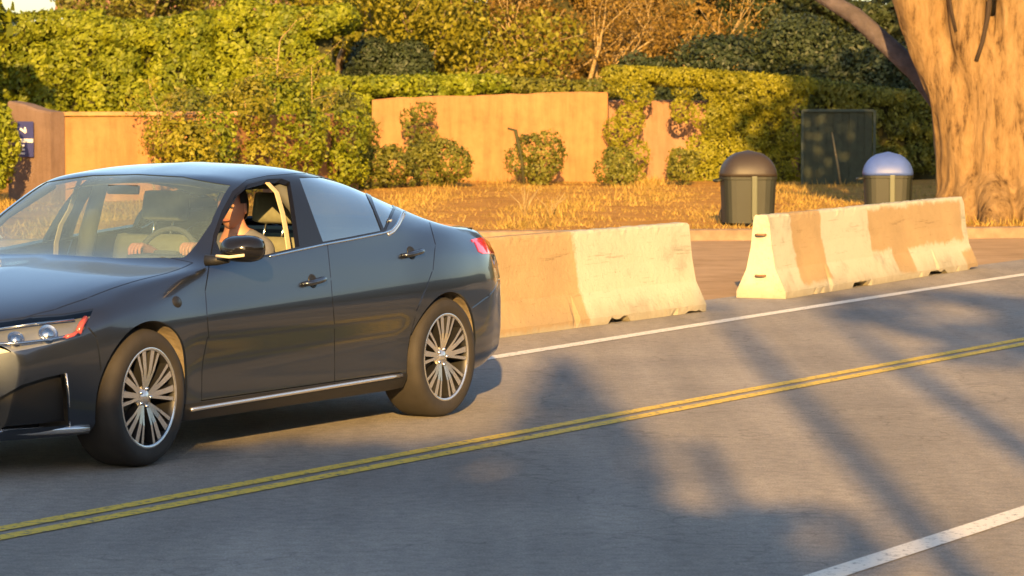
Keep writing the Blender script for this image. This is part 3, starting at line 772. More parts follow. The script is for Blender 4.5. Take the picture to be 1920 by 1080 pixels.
# ------------------------------------------------------------------ the big cypress trunk
def big_trunk():
    root = empty('cypress_tree', (6.35,43.5,.08), 0, 'massive sunlit cypress with pale furrowed multi stemmed trunk at the right edge', 'tree')
    bm = bmesh.new(); rnd = random.Random(5)
    def stem(pts, rad, n=14):
        P = []; Rr = []
        for i in range(len(pts)-1):
            for k in range(8):
                t = k/8; P.append(Vector(pts[i]).lerp(Vector(pts[i+1]), t)); Rr.append(rad[i]*(1-t)+rad[i+1]*t)
        P.append(Vector(pts[-1])); Rr.append(rad[-1])
        for _ in range(6):
            P = [P[0]] + [(P[i-1]+P[i]*2+P[i+1])/4 for i in range(1,len(P)-1)] + [P[-1]]
        add_tube(bm, P, Rr, n)
    # fused stems, splaying upwards like a hand
    stem([(-.10,0,-.3),(-.28,-.05,.8),(-.50,-.05,1.7),(-.86,0,2.45),(-1.10,0,3.1),(-1.0,.1,4.2),(-1.6,.2,6.0)], [.60,.48,.40,.33,.35,.30,.2])
    stem([(.05,-.15,-.3),(-.02,-.28,.9),(-.08,-.30,1.7),(-.42,-.28,2.5),(-.50,-.3,3.4),(-.2,-.3,5.2)], [.58,.42,.36,.30,.27,.2])
    stem([(.2,-.2,-.3),(.15,-.32,.9),(.12,-.34,1.6),(.14,-.35,2.5),(.18,-.35,3.4),(.4,-.3,5.5)], [.58,.42,.35,.24,.22,.2])
    stem([(.4,-.1,-.3),(.42,-.2,.9),(.50,-.22,1.7),(.62,-.25,2.6),(.72,-.2,3.6),(1.1,0,5.6)], [.6,.46,.38,.30,.30,.22])
    stem([(.7,0,-.3),(.8,0,.9),(.95,0,1.8),(1.3,0,2.8),(1.7,.1,4.2),(2.2,.2,5.6)], [.62,.5,.42,.36,.3,.2])
    stem([(.3,.4,-.3),(.3,.4,1.5),(.3,.5,3.0),(.2,.7,5)], [.8,.65,.5,.3])
    # buttress roots
    for a, l, r in ((200,1.0,.26),(225,1.0,.26),(250,1.2,.27),(275,1.1,.25),(300,1.3,.26),(180,.9,.22),(330,1.5,.25)):
        c, s_ = math.cos(R(a)), math.sin(R(a))
        stem([(.15+.2*c,.2*s_,.95),(.2+.75*c,.62*s_,.40),(.25+l*c,l*s_,.06),(.3+(l+.5)*c,(l+.5)*s_,-.12)], [.2,r,r*.8,.08], 10)
    me = bpy.data.meshes.new('trunk'); bm.to_mesh(me); bm.free()
    o = link_mesh('trunk', me, M['cypress_bark'], root)
    rm = o.modifiers.new('r', 'REMESH'); rm.mode = 'VOXEL'; rm.voxel_size = .035; rm.use_smooth_shade = True
    sm = o.modifiers.new('s', 'SMOOTH'); sm.iterations = 3
    dg = bpy.context.evaluated_depsgraph_get(); me2 = bpy.data.meshes.new_from_object(o.evaluated_get(dg))
    o.modifiers.clear(); o.data = me2; me2.name = 'trunk'
    n = len(me2.vertices); co = np.empty(n*3); me2.vertices.foreach_get('co', co); co = co.reshape(-1,3)
    nr = np.empty(n*3); me2.vertices.foreach_get('normal', nr); nr = nr.reshape(-1,3)
    ang = np.arctan2(co[:,1]-.2, co[:,0]-.2)
    k = co[:,2]
    d = .013*np.sin(ang*13 + 1.2*np.sin(k*1.3)+.8*np.sin(k*3.1)) + +.007*np.sin(ang*37+2.2*np.sin(k*1.7+1)) + .02*np.sin(co[:,0]*9+k*1.1)*np.sin(k*2.3+co[:,1]*4)
    from mathutils import noise as mn
    d += np.array([.035*mn.noise((p[0]*2.6, p[1]*2.6, p[2]*.9)) + .020*mn.noise((p[0]*8, p[1]*8, p[2]*2.2)) - .03*max(0, mn.noise((p[0]*5+7, p[1]*5, p[2]*1.1))-.25) for p in co])
    co += nr*d[:,None]; me2.vertices.foreach_set('co', co.reshape(-1)); me2.update(); me2.shade_smooth()
    # dark tubes laid over the fork to paint the shade of its cracks
    for pts, r in (([(-.34,-.60,2.12),(-.27,-.62,2.35),(-.19,-.58,2.7),(-.14,-.52,3.3)],.030), ([(-.60,-.56,2.5),(-.66,-.58,2.75),(-.72,-.54,3.2)],.020)):
        bm = bmesh.new(); add_tube(bm, pts, r, 7); from_bm('crack_shade_tube', bm, M['crack_shade'], root, True)
    # crown, above the picture
    rnd2 = np.random.default_rng(3); blobs = []
    for i in range(110):
        x = rnd2.uniform(-1.5,5.5); z = rnd2.uniform(4.3,8.6)
        blobs.append((x, rnd2.uniform(-1.0,1.8), z, rnd2.uniform(.5,.9), rnd2.uniform(.5,.8), rnd2.uniform(.35,.6)))
    P, N, T = blob_points(blobs, 70, .4)
    leaf_mesh('crown', P, .22, M['leaf_dark'], root, N, tint=T)
    # limb leaning left behind the trunk, its shade put into the bark colour
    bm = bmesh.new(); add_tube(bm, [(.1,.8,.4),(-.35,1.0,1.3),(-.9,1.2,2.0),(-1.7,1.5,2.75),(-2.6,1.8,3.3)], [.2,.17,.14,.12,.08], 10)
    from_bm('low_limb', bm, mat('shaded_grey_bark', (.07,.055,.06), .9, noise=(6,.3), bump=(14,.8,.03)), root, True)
big_trunk()

# ------------------------------------------------------------------ wheelie bins
def bin_(name, x, y, w, h, lid, body, label, rz):
    root = empty(name, (x,y,.10), rz, label, 'waste bin', 'rolling waste bins by the barriers')
    bm = bmesh.new(); hb = h*.66
    secs = []
    for t in (0,.04,.5,.93,.94,1.0):
        ww = w*(.90+.08*t) + (.02 if t > .93 else 0); dd = ww*.92; z = .05+(hb-.05)*t
        ring = []
        for k in range(24):
            a = 2*math.pi*k/24; c, s_ = math.cos(a), math.sin(a)
            ring.append(bm.verts.new((math.copysign(abs(c)**.45, c)*ww/2, math.copysign(abs(s_)**.45, s_)*dd/2, z)))
        secs.append(ring)
    for i in range(len(secs)-1):
        for k in range(24): bm.faces.new((secs[i][k], secs[i][(k+1)%24], secs[i+1][(k+1)%24], secs[i+1][k]))
    bm.faces.new(secs[0][::-1]); bm.faces.new(secs[-1])
    from_bm('body', bm, body, root, False)
    # domed lid
    bm = bmesh.new(); secs = []
    for t in np.linspace(0, 1, 9):
        ww = (w+.015)*math.sqrt(max(0.0005,1-t**2.0)); z = hb+.004+(h-hb)*t; ring = []
        for k in range(24):
            a = 2*math.pi*k/24; c, s_ = math.cos(a), math.sin(a)
            ring.append(bm.verts.new((math.copysign(abs(c)**.6, c)*ww/2, math.copysign(abs(s_)**.6, s_)*ww*.96/2, z)))
        secs.append(ring)
    for i in range(8):
        for k in range(24): bm.faces.new((secs[i][k], secs[i][(k+1)%24], secs[i+1][(k+1)%24], secs[i+1][k]))
    bm.faces.new(secs[0][::-1]); bm.faces.new(secs[-1])
    from_bm('lid', bm, lid, root, True)
    bm = bmesh.new(); add_box(bm, (.04,-w*.485,h*.38), (.07,.03,h*.58), bev=.01); from_bm('light_streak_panel', bm, M['bin_green'], root)
    bm = bmesh.new(); add_tube(bm, [(-w*.5,-.12,h*.62),(-w*.5-.07,-.12,h*.60),(-w*.5-.07,.12,h*.60),(-w*.5,.12,h*.62)], .018, 8); from_bm('handle', bm, body, root, True)
    for s_ in (-1,1):
        bm = bmesh.new(); add_lathe(bm, [(.03,-.03),(.11,-.03),(.125,-.015),(.125,.015),(.11,.03),(.03,.03)], 'Y', 20, (s_*w*.30, w*.42, .13), closed=True)
        from_bm('wheel', bm, M['rubber'], root, True)
    return root
bin_('wheelie_bin', 2.99, 41.9, .70, .96, M['bin_brown'], M['bin_dark'], 'dark wheeled bin with a rounded brown lid, left of the right barrier', .06)
bin_('wheelie_bin', 5.0, 44.0, .66, .90, M['bin_blue'], M['bin_dark'], 'wheeled bin with a rounded blue lid behind the right barrier', -.05)

# ------------------------------------------------------------------ dry grass and litter on the verge
def grass():
    P = []
    n = 60000
    n = 110000; x = rng.uniform(-9, 9, n); y = rng.uniform(38, 62, n)
    kx = np.array([k[0] for k in KERB]); ky = np.array([k[1] for k in KERB])
    yy = np.interp(x, kx, ky)
    m = (y > yy+.15) & ((np.sin(x*3.1)+np.sin(y*2.3+x)+rng.normal(size=n)*1.1) > .2)
    x, y = x[m], y[m]; n = len(x)
    h = rng.uniform(.02,.075,n)*(1+1.6*np.clip(np.sin(x*2.1+y)*np.sin(y*1.3),0,1)); a = rng.uniform(0,6.28,n); w = .012
    lx = rng.normal(size=n)*.05; ly = rng.normal(size=n)*.04
    v = np.empty((n,3,3)); z = np.full(n,.09)
    v[:,0] = np.c_[x-np.cos(a)*w, y-np.sin(a)*w, z]; v[:,1] = np.c_[x+np.cos(a)*w, y+np.sin(a)*w, z]; v[:,2] = np.c_[x+lx, y+ly, z+h]
    me = bpy.data.meshes.new('dry_grass'); me.vertices.add(n*3); me.vertices.foreach_set('co', v.reshape(-1))
    me.loops.add(n*3); me.loops.foreach_set('vertex_index', np.arange(n*3, dtype=np.int32))
    me.polygons.add(n); me.polygons.foreach_set('loop_start', np.arange(0,n*3,3,dtype=np.int32)); me.update(calc_edges=True)
    at = me.attributes.new('tint','FLOAT','FACE'); at.data.foreach_set('value', rng.random(n).astype(np.float32))
    o = link_mesh('dry_grass', me, M['dry_grass']); tag(o, 'short dry golden grass scattered over the verge', 'grass', kind='stuff')
grass()
def tuft(x, y, h, label):
    bm = bmesh.new(); rnd = random.Random(int(x*100))
    for k in range(9):
        a = rnd.uniform(-1,1); add_tube(bm, [(0,0,0),(a*.08,rnd.uniform(-.05,.05),h*.5),(a*.24,rnd.uniform(-.1,.1),h*rnd.uniform(.75,1.1))], [.012,.009,.003], 5)
    o = from_bm('grass_tuft', bm, M['pale_twig'], None, True); o.location = (x,y,.1); tag(o, label, 'dry plant', 'dry tufts behind the left barrier')
tuft(.17, 44.5, .42, 'spiky dry tuft sticking up over the left barrier top, left one')
tuft(.52, 44.3, .36, 'spiky dry tuft sticking up over the left barrier top, right one')

# ------------------------------------------------------------------ trees and pole behind the camera whose long shadows lie on the road
hedge('hedge', -16, .10, GY, 0, HT(16.6), 1.2, 'leaf_olive', .2, 110, 'tall hedge behind the camera that shades the near lane, left part', (.5,.35,.5), cover=1.0, core='dark_twig')
hedge('hedge', -.5, 1.32, GY+.3, 0, HT(13.7), 1.0, 'leaf_olive', .16, 110, 'lower hedge behind the camera shading the bottom of the road', (.25,.3,.35), cover=1.1, core='dark_twig')
def shade_tree(x, y, z0, z1, w, label):
    root = empty('tree', (x,y,0), 0, label, 'tree'); h0, h1 = (z0-y)*TE, (z1-y)*TE
    bm = bmesh.new(); add_tube(bm, [(0,0,-.1),(.03,0,h0*.5),(-.02,0,h0),(0,0,h1-.2)], [.14,.11,.09,.03], 10)
    from_bm('trunk', bm, M['grey_bark'], root, True); bl = []
    for i in range(40):
        bl.append((random.uniform(.12,1)*w, random.uniform(-.6,.6), random.uniform(h0,h1), .34,.34,.26))
    P, N, T = blob_points(bl, 150, .5); leaf_mesh('crown', P, .15, M['leaf_olive'], root, N, tint=T)
shade_tree(2.62, GY, 22.5, 29, 2.2, 'round tree behind the camera casting a crown shadow on the far lane')
cr = empty('cone_cypress', (.34,GY,0), 0, 'slim pointed cypress behind the camera casting the pointed shadow on the road', 'tree')
hc = HT(23.0)
bl = [(0,0,z, .34*min(1,(hc-z)/1.5)+.03, .34*min(1,(hc-z)/1.5)+.03, .22) for z in np.arange(hc-2.6,hc,.13)] + [(0,0,z,.5,.5,.5) for z in (1,2,3,3.8)]
P, N, T = blob_points(bl, 600, .9); leaf_mesh('crown', P, .12, M['leaf_dark'], cr, N, tint=T)
bm = bmesh.new(); add_tube(bm, [(0,0,-.1),(0,0,hc-.2)], [.12,.02], 8); from_bm('trunk', bm, M['grey_bark'], cr, True)
pl = empty('utility_pole', (1.72,GY,0), 0, 'wooden pole behind the camera casting the thin straight shadow on the road', 'pole')
hp_ = HT(28.0)
bm = bmesh.new(); add_tube(bm, [(0,0,-.2),(0,0,hp_)], [.10,.075], 12); from_bm('shaft', bm, M['grey_bark'], pl, True)
bm = bmesh.new(); add_lathe(bm, [(.085,hp_-.02),(.095,hp_),(.08,hp_+.1),(.02,hp_+.15)], 'Z', 12); from_bm('cap', bm, M['rust'], pl, True)
pl = empty('wooden_post', (.97,GY+.8,0), 0, 'short wooden post behind the camera casting a blurred stub of shadow', 'post')
bm = bmesh.new(); add_tube(bm, [(0,0,-.2),(0,0,(17.2-GY-.8)*TE)], [.09,.06], 12); from_bm('shaft', bm, M['grey_bark'], pl, True)
# ------------------------------------------------------------------ the car (x = distance from the nose, -y = side facing the camera, z up)
CT = R(29.6)
CU = Vector((math.sin(CT), math.cos(CT), 0)); CV = Vector((-math.cos(CT), math.sin(CT), 0)); CO = Vector((-3.047, 15.683, 0))
car = empty('sedan_car', (CO.x, CO.y, 0), math.atan2(CU.y, CU.x), 'dark blue grey four door sedan with its front window open, driving left', 'car')
YP = -.91
_rel = Vector((0, 0, 1.85)) - CO
EYE = Vector((_rel.dot(CU), _rel.dot(CV), 1.85))         # point from which the side features were surveyed

def pchip(xs, ys, x):
    xs = np.asarray(xs, float); ys = np.asarray(ys, float); h = np.diff(xs); dl = np.diff(ys)/h
    m = np.zeros(len(xs)); m[0] = dl[0]; m[-1] = dl[-1]
    for i in range(1, len(xs)-1):
        if dl[i-1]*dl[i] > 0:
            w1 = 2*h[i]+h[i-1]; w2 = h[i]+2*h[i-1]; m[i] = (w1+w2)/(w1/dl[i-1]+w2/dl[i])
    i = np.clip(np.searchsorted(xs, x)-1, 0, len(h)-1); t = (x-xs[i])/h[i]
    return ((2*t**3-3*t**2+1)*ys[i] + (t**3-2*t**2+t)*h[i]*m[i] + (-2*t**3+3*t**2)*ys[i+1] + (t**3-t**2)*h[i]*m[i+1])

LW = [  # half width tables
 [(0,.60),(.25,.72),(.6,.80),(1.0,.83),(1.5,.83),(3.3,.83),(3.8,.83),(4.3,.79),(4.6,.76),(4.9,.68)],
 [(0,.66),(.25,.79),(.6,.865),(1.0,.88),(1.5,.862),(3.3,.865),(3.8,.89),(4.3,.86),(4.6,.83),(4.9,.76)],
 [(0,.70),(.25,.83),(.6,.89),(1.0,.91),(1.5,.868),(3.35,.870),(3.8,.912),(4.3,.89),(4.6,.86),(4.9,.79)],
 [(0,.72),(.25,.85),(.6,.905),(1.0,.925),(1.5,.913),(3.35,.914),(3.8,.928),(4.3,.90),(4.6,.87),(4.9,.79)],
 [(0,.71),(.25,.845),(.6,.895),(1.0,.905),(1.5,.889),(3.35,.889),(3.8,.902),(4.3,.875),(4.6,.84),(4.9,.75)],
 [(0,.66),(.25,.80),(.6,.85),(1.0,.850),(1.5,.858),(2.0,.860),(2.7,.860),(3.4,.855),(3.8,.85),(4.3,.81),(4.6,.77),(4.9,.68)],
 [(0,.60),(.25,.74),(.6,.785),(1.0,.812),(1.5,.830),(2.0,.845),(2.7,.845),(3.4,.835),(3.8,.80),(4.3,.75),(4.6,.71),(4.9,.63)],
 [(0,.5),(.25,.62),(.6,.66),(1.0,.70),(1.40,.712),(1.6,.715),(1.9,.69),(2.25,.615),(2.7,.60),(3.2,.59),(3.6,.60),(4.0,.62),(4.3,.63),(4.6,.60),(4.9,.52)],
 [(0,.28),(.25,.36),(.6,.38),(1.0,.38),(1.4,.39),(2.0,.38),(2.7,.34),(3.2,.33),(4.0,.34),(4.6,.34),(4.9,.30)],
 [(0,0),(4.9,0)]]
LZ = [
 [(0,.185),(.6,.19),(1.0,.20),(1.5,.185),(3.3,.185),(3.8,.21),(4.3,.22),(4.9,.27)],
 [(0,.24),(.6,.25),(1.0,.27),(1.5,.262),(3.3,.262),(3.8,.28),(4.3,.30),(4.9,.34)],
 [(0,.40),(.6,.42),(1.0,.44),(1.5,.44),(3.3,.45),(3.8,.47),(4.3,.50),(4.9,.50)],
 [(0,.53),(.25,.58),(.6,.635),(1.0,.67),(1.5,.685),(2.5,.695),(3.4,.70),(3.8,.71),(4.3,.72),(4.9,.68)],
 [(0,.59),(.25,.665),(.6,.73),(1.0,.775),(1.5,.81),(2.5,.85),(3.4,.88),(3.8,.89),(4.3,.89),(4.9,.82)],
 [(0,.635),(.25,.72),(.6,.795),(1.0,.86),(1.5,.925),(2.0,.962),(2.7,.985),(3.4,1.01),(3.8,1.02),(4.3,1.0),(4.6,.975),(4.9,.91)],
 [(0,.655),(.25,.745),(.6,.82),(1.0,.885),(1.5,.945),(2.0,1.0),(2.7,1.035),(3.4,1.075),(3.8,1.075),(4.3,1.045),(4.6,1.02),(4.9,.95)],
 [(0,.665),(.25,.765),(.6,.845),(1.0,.91),(1.45,.96),(1.6,1.005),(1.9,1.20),(2.25,1.365),(2.7,1.395),(3.2,1.335),(3.6,1.235),(4.0,1.115),(4.2,1.07),(4.4,1.055),(4.7,1.035),(4.9,.965)],
 [(0,.67),(.25,.775),(.6,.862),(1.0,.93),(1.36,.975),(1.5,1.02),(1.85,1.22),(2.2,1.395),(2.7,1.435),(3.2,1.385),(3.6,1.285),(4.0,1.155),(4.22,1.085),(4.4,1.07),(4.7,1.05),(4.9,.975)],
 [(0,.675),(.25,.785),(.6,.875),(1.0,.945),(1.30,.98),(1.42,1.005),(1.8,1.225),(2.15,1.395),(2.7,1.45),(3.2,1.40),(3.6,1.30),(4.0,1.17),(4.24,1.09),(4.42,1.075),(4.7,1.06),(4.9,.985)]]
SWEEP = [(0,.42),(.3,.28),(.7,.10),(1.1,0),(3.9,0),(4.4,-.12),(4.9,-.38)]
NSUB = [3,5,6,6,6,4,9,6,6]
def section(s):
    w = [float(pchip(*zip(*t), s)) for t in LW]; z = [float(pchip(*zip(*t), s)) for t in LZ]
    P = np.array(list(zip(w, z))); d = np.hypot(*np.diff(P, axis=0).T); par = np.r_[0, np.cumsum(d)]
    tt = []
    for i, n in enumerate(NSUB): tt += list(par[i] + (par[i+1]-par[i])*np.arange(n)/n)
    tt.append(par[-1]); tt = np.array(tt)
    return np.c_[[pchip(par, P[:,0], t) for t in tt], [pchip(par, P[:,1], t) for t in tt]]
st = np.r_[np.linspace(0,.30,12)[:-1], np.linspace(.30,4.6,118)[:-1], np.linspace(4.6,4.9,12)]
def sweep(s, w): return s + float(pchip(*zip(*SWEEP), s))*(abs(w)/.92)**2.6
secs = [section(s) for s in st]; NP_ = len(secs[0]); jc = sum(NSUB[:6])      # jc: index of the shoulder where the end caps fold over
base = bmesh.new(); grid = []
for s, sc in zip(st, secs):
    grid.append([base.verts.new((sweep(s, w), -w, z)) for w, z in sc])
for i in range(len(st)-1):
    for k in range(NP_-1): base.faces.new((grid[i][k], grid[i][k+1], grid[i+1][k+1], grid[i+1][k]))
def cap(row, sc, s, sgn, bulge):
    top = list(range(jc, NP_)); wm = sc[jc][0]; rows = []
    for j in range(jc+1):
        w, z = sc[j]; v = (z-sc[0][1])/(sc[jc][1]-sc[0][1]); r = []
        for q, k in enumerate(top):
            if j == jc: r.append(row[k]); continue
            if q == 0: r.append(row[j]); continue
            f = sc[k][0]/wm; ww = w*f; zz = z + (sc[k][1]-sc[jc][1])*v
            b = bulge*math.sin(math.pi*min(1,v*.98+.02))**.7*(1-f**4)
            r.append(base.verts.new((sweep(s, ww)-sgn*b, -ww, zz)))
        rows.append(r)
    for j in range(jc):
        for q in range(len(top)-1):
            f = (rows[j][q], rows[j][q+1], rows[j+1][q+1], rows[j+1][q])
            base.faces.new(f if sgn > 0 else f[::-1])
cap(grid[0], secs[0], 0.0, 1, .015)
cap(grid[-1], secs[-1], 4.9, -1, .04)
bmesh.ops.recalc_face_normals(base, faces=base.faces)
for v in base.verts:
    if v.co.y > -1e-5: v.co.y = 0
# smooth normals as if both halves were joined
base.normal_update()
if sum(f.normal.y for f in base.faces) > 0:
    bmesh.ops.reverse_faces(base, faces=base.faces); base.normal_update()
base.verts.ensure_lookup_table(); base.faces.ensure_lookup_table()
refn = {v.index: v.normal.copy() for v in base.verts}
for v in base.verts:
    if v.co.y == 0: n = refn[v.index]; n.y = 0; n.normalize()
refv = [v.co.copy() for v in base.verts]; reft = []
for f in base.faces:
    a = [v.index for v in f.verts]
    reft.append((a[0],a[1],a[2]))
    if len(a) > 3: reft.append((a[0],a[2],a[3]))
bvh = BVHTree.FromPolygons(refv, reft)
from mathutils.geometry import barycentric_transform
def refnormal(p):
    loc, n, i, d = bvh.find_nearest(p)
    if i is None: return Vector((0,-1,0))
    a, b, c = reft[i]
    va, vb, vc = refv[a], refv[b], refv[c]
    ar = (vb-va).cross(vc-va).length
    if ar < 1e-12: return refn[a]
    wa = (vb-loc).cross(vc-loc).length/ar; wb = (vc-loc).cross(va-loc).length/ar; wc = max(0, 1-wa-wb)
    return (refn[a]*wa + refn[b]*wb + refn[c]*wc).normalized()

# 2D maps used to draw panel outlines on the surface
def mV(p): t = (YP-EYE.y)/(p.y-EYE.y); return (EYE.x+(p.x-EYE.x)*t, EYE.z+(p.z-EYE.z)*t)
def planeV(a, b):
    A = Vector((a[0], YP, a[1])); B = Vector((b[0], YP, b[1])); return EYE, (A-EYE).cross(B-EYE).normalized()
def mS(p): return (p.x, p.z)
def planeS(a, b): return Vector((a[0],0,a[1])), Vector((b[1]-a[1], 0, -(b[0]-a[0]))).normalized()
def mT(p): return (p.x, -p.y)
def planeT(a, b): return Vector((a[0],-a[1],0)), Vector((b[1]-a[1], (b[0]-a[0]), 0)).normalized()
def mF(p): return (-p.y, p.z)
def planeF(a, b): return Vector((0,-a[0],a[1])), Vector((0, (b[1]-a[1]), (b[0]-a[0]))).normalized()
MAPS = {'V': (mV, planeV), 'S': (mS, planeS), 'T': (mT, planeT), 'F': (mF, planeF)}
def pxs(x, y):
    a = (x-960)/6200; b = (540-y)/6200; p = math.atan(375/6200)
    d = Vector((a, math.cos(p)+b*math.sin(p), -math.sin(p)+b*math.cos(p)))
    dl = Vector((d.dot(CU), d.dot(CV), d.z)); t = (YP-EYE.y)/dl.y
    return (EYE.x+dl.x*t, EYE.z+dl.z*t)
def PX(*pts): return [pxs(*p) for p in pts]
def inside(poly, q):
    x, y = q; r = False; n = len(poly)
    for i in range(n):
        x1, y1 = poly[i]; x2, y2 = poly[(i+1) % n]
        if (y1 > y) != (y2 > y) and x < (x2-x1)*(y-y1)/(y2-y1)+x1: r = not r
    return r
def cut(bm, mp, poly, filt, closed=True):
    fm, pl = MAPS[mp]; n = len(poly)
    for i in range(n if closed else n-1):
        a, b = poly[i], poly[(i+1) % n]
        x0, x1 = min(a[0],b[0])-1e-4, max(a[0],b[0])+1e-4; y0, y1 = min(a[1],b[1])-1e-4, max(a[1],b[1])+1e-4
        hit = []
        for f in bm.faces:
            c = f.calc_center_median()
            if not filt(c, f): continue
            q = [fm(v.co) for v in f.verts]
            if max(p[0] for p in q) < x0 or min(p[0] for p in q) > x1 or max(p[1] for p in q) < y0 or min(p[1] for p in q) > y1: continue
            nx, ny = b[1]-a[1], a[0]-b[0]; ds = [(p[0]-a[0])*nx+(p[1]-a[1])*ny for p in q]
            if min(ds) < 0 < max(ds): hit.append(f)
        if not hit: continue
        co, no = pl(a, b)
        geom = list({e for f in hit for e in f.edges}) + hit + list({v for f in hit for v in f.verts})
        bmesh.ops.bisect_plane(bm, geom=geom, dist=1e-5, plane_co=co, plane_no=no)
def circle(cx, cz, r, a0=0, a1=360, n=40): return [(cx+r*math.cos(R(a0+(a1-a0)*i/n)), cz+r*math.sin(R(a0+(a1-a0)*i/n))) for i in range(n if a1-a0 == 360 else n+1)]

REG = []                                                  # (part, map, polygon, filter)
lay = base.faces.layers.int.new('part'); PARTS = ['body_shell']
def region(part, mp, poly, filt):
    cut(base, mp, poly, filt)
    if part not in PARTS: PARTS.append(part)
    pid = PARTS.index(part)
    fm = MAPS[mp][0]
    for f in base.faces:
        c = f.calc_center_median()
        if filt(c, f) and inside(poly, fm(c)): f[lay] = pid
def seam(mp, pts, filt, w=.0045, closed=False):
    fm = MAPS[mp][0]
    n = len(pts)
    for i in range(n if closed else n-1):
        a = Vector(pts[i]); b = Vector(pts[(i+1)%n]); t = (b-a).normalized(); m = Vector((-t.y, t.x))*w; e = t*w
        q = [tuple(a-e+m), tuple(b+e+m), tuple(b+e-m), tuple(a-e-m)]
        cut(base, mp, q, filt)
        for f in [f for f in base.faces if filt(f.calc_center_median(), f) and inside(q, fm(f.calc_center_median()))]: GAPS.add(f)
GAPS = set()
side = lambda c, f: c.y < -.40 and .1 < c.x < 4.75
low = lambda c, f: c.y < -.5
green = lambda c, f: c.y < -.45 and c.z > .93 and 1.3 < c.x < 4.3
topf_ = lambda c, f: f.normal.z > .25
# main panels, from the surveyed outlines
hoodp = [(1.47,0),(1.47,.30),(1.52,.60),(1.545,.775),(1.3,.790),(1.0,.775),(.70,.745),(.50,.70),(.33,.62),(.21,.45),(.16,.22),(.15,0)]
region('front_fender', 'S', [(.52,.60),(.52,.85),(.9,1.0),(1.49,1.0),(1.47,.80),(1.49,.60),(1.49,.15),(1.2,.15),(.62,.15),(.62,.52)], lambda c,f: c.y < -.5 and c.z < 1.0)
region('front_bumper', 'S', [(-.2,.1),(-.2,.66),(.30,.665),(.56,.70),(.60,.64),(.64,.10)], lambda c,f: c.x < .75)
region('hood', 'T', hoodp, lambda c,f: c.x < 1.7 and f.normal.z > .25 and c.z > .6)
fd = [(1.49,.30),(1.49,.62),(1.462,.84),(1.50,.955),(1.52,1.0),(1.54,1.06),(1.94,1.43),(2.50,1.43),(2.56,1.38),(2.585,1.02),(2.62,.85),(2.655,.60),(2.655,.30)]
rdp = [(2.655,.30),(2.655,.60),(2.62,.85),(2.585,1.02),(2.56,1.38),(2.60,1.43),(3.1,1.40),(3.40,1.28),(3.62,1.14),(3.70,.98),(3.675,.84),(3.60,.74),(3.50,.62),(3.425,.47),(3.39,.30)]
region('front_door', 'V', fd, lambda c,f: c.y < -.55)
region('rear_door', 'V', rdp, lambda c,f: c.y < -.55)
region('rear_bumper', 'S', [(5.2,.1),(5.2,.74),(4.6,.735),(4.36,.66),(4.10,.60),(4.10,.1)], lambda c,f: c.x > 4.0)
region('trunk_lid', 'T', [(4.24,0),(4.26,.35),(4.22,.58),(4.45,.66),(5.2,.66),(5.2,0)], lambda c,f: c.x > 4.2 and c.z > .76)
# glass and the black frame round it
frame = PX((392,494),(400,440),(416,395),(436,358),(462,337),(500,329),(560,324),(600,325),(645,332),(690,345),(722,357),(744,386),(722,437),(660,449),(570,466),(500,482))
region('window_surround', 'V', frame, green)
w1 = PX((400,490),(408,442),(423,399),(442,364),(465,345),(502,335),(528,334),(544,340),(551,380),(558,430),(562,462),(500,477))
w2 = PX((561,331),(600,331),(643,338),(681,350),(700,390),(716,432),(660,443),(606,453),(590,410),(574,366))
w3 = PX((691,352),(719,362),(738,386),(721,430),(706,394))
region('front_side_glass', 'V', w1, green); region('rear_side_glass', 'V', w2, green); region('quarter_glass', 'V', w3, green)
region('windshield', 'F', [(0,1.0),(.40,.99),(.705,.995),(.69,1.16),(.60,1.345),(.30,1.385),(0,1.395)], lambda c,f: 1.2 < c.x < 2.4 and f.normal.z > .3 and c.z > .97)
region('rear_window', 'F', [(0,1.115),(.62,1.095),(.585,1.22),(.54,1.32),(.3,1.36),(0,1.372)], lambda c,f: 3.2 < c.x < 4.35 and f.normal.z > .3 and c.z > 1.05)
# lamps, lower grille, rocker
hl = PX((-60,612),(0,600),(60,592),(120,588),(176,578),(166,600),(155,628),(110,642),(50,655),(0,664),(-60,672))
region('headlight', 'V', hl, lambda c,f: c.x < .9 and c.z < .85)
vent = PX((-150,775),(-60,762),(0,745),(40,722),(85,708),(122,700),(129,748),(131,800),(60,806),(-150,822))
region('lower_grille', 'V', vent, lambda c,f: c.x < .6 and c.z < .6 and c.y < -.56)
region('lower_grille', 'F', [(-.01,.27),(.562,.27),(.562,.36),(.5,.395),(-.01,.395)], lambda c,f: c.x < .5)
region('upper_grille', 'F', [(-.01,.42),(.28,.42),(.44,.56),(.50,.64),(-.01,.645)], lambda c,f: c.x < .5 and f.normal.z < .6)
region('taillight', 'V', PX((872,452),(900,446),(960,444),(960,476),(905,476),(886,466)), lambda c,f: c.x > 4.25 and c.y < -.30 and c.z > .75)
region('rocker_panel', 'S', [(1.30,.10),(1.30,.275),(3.46,.275),(3.46,.10)], lambda c,f: c.y < -.6)
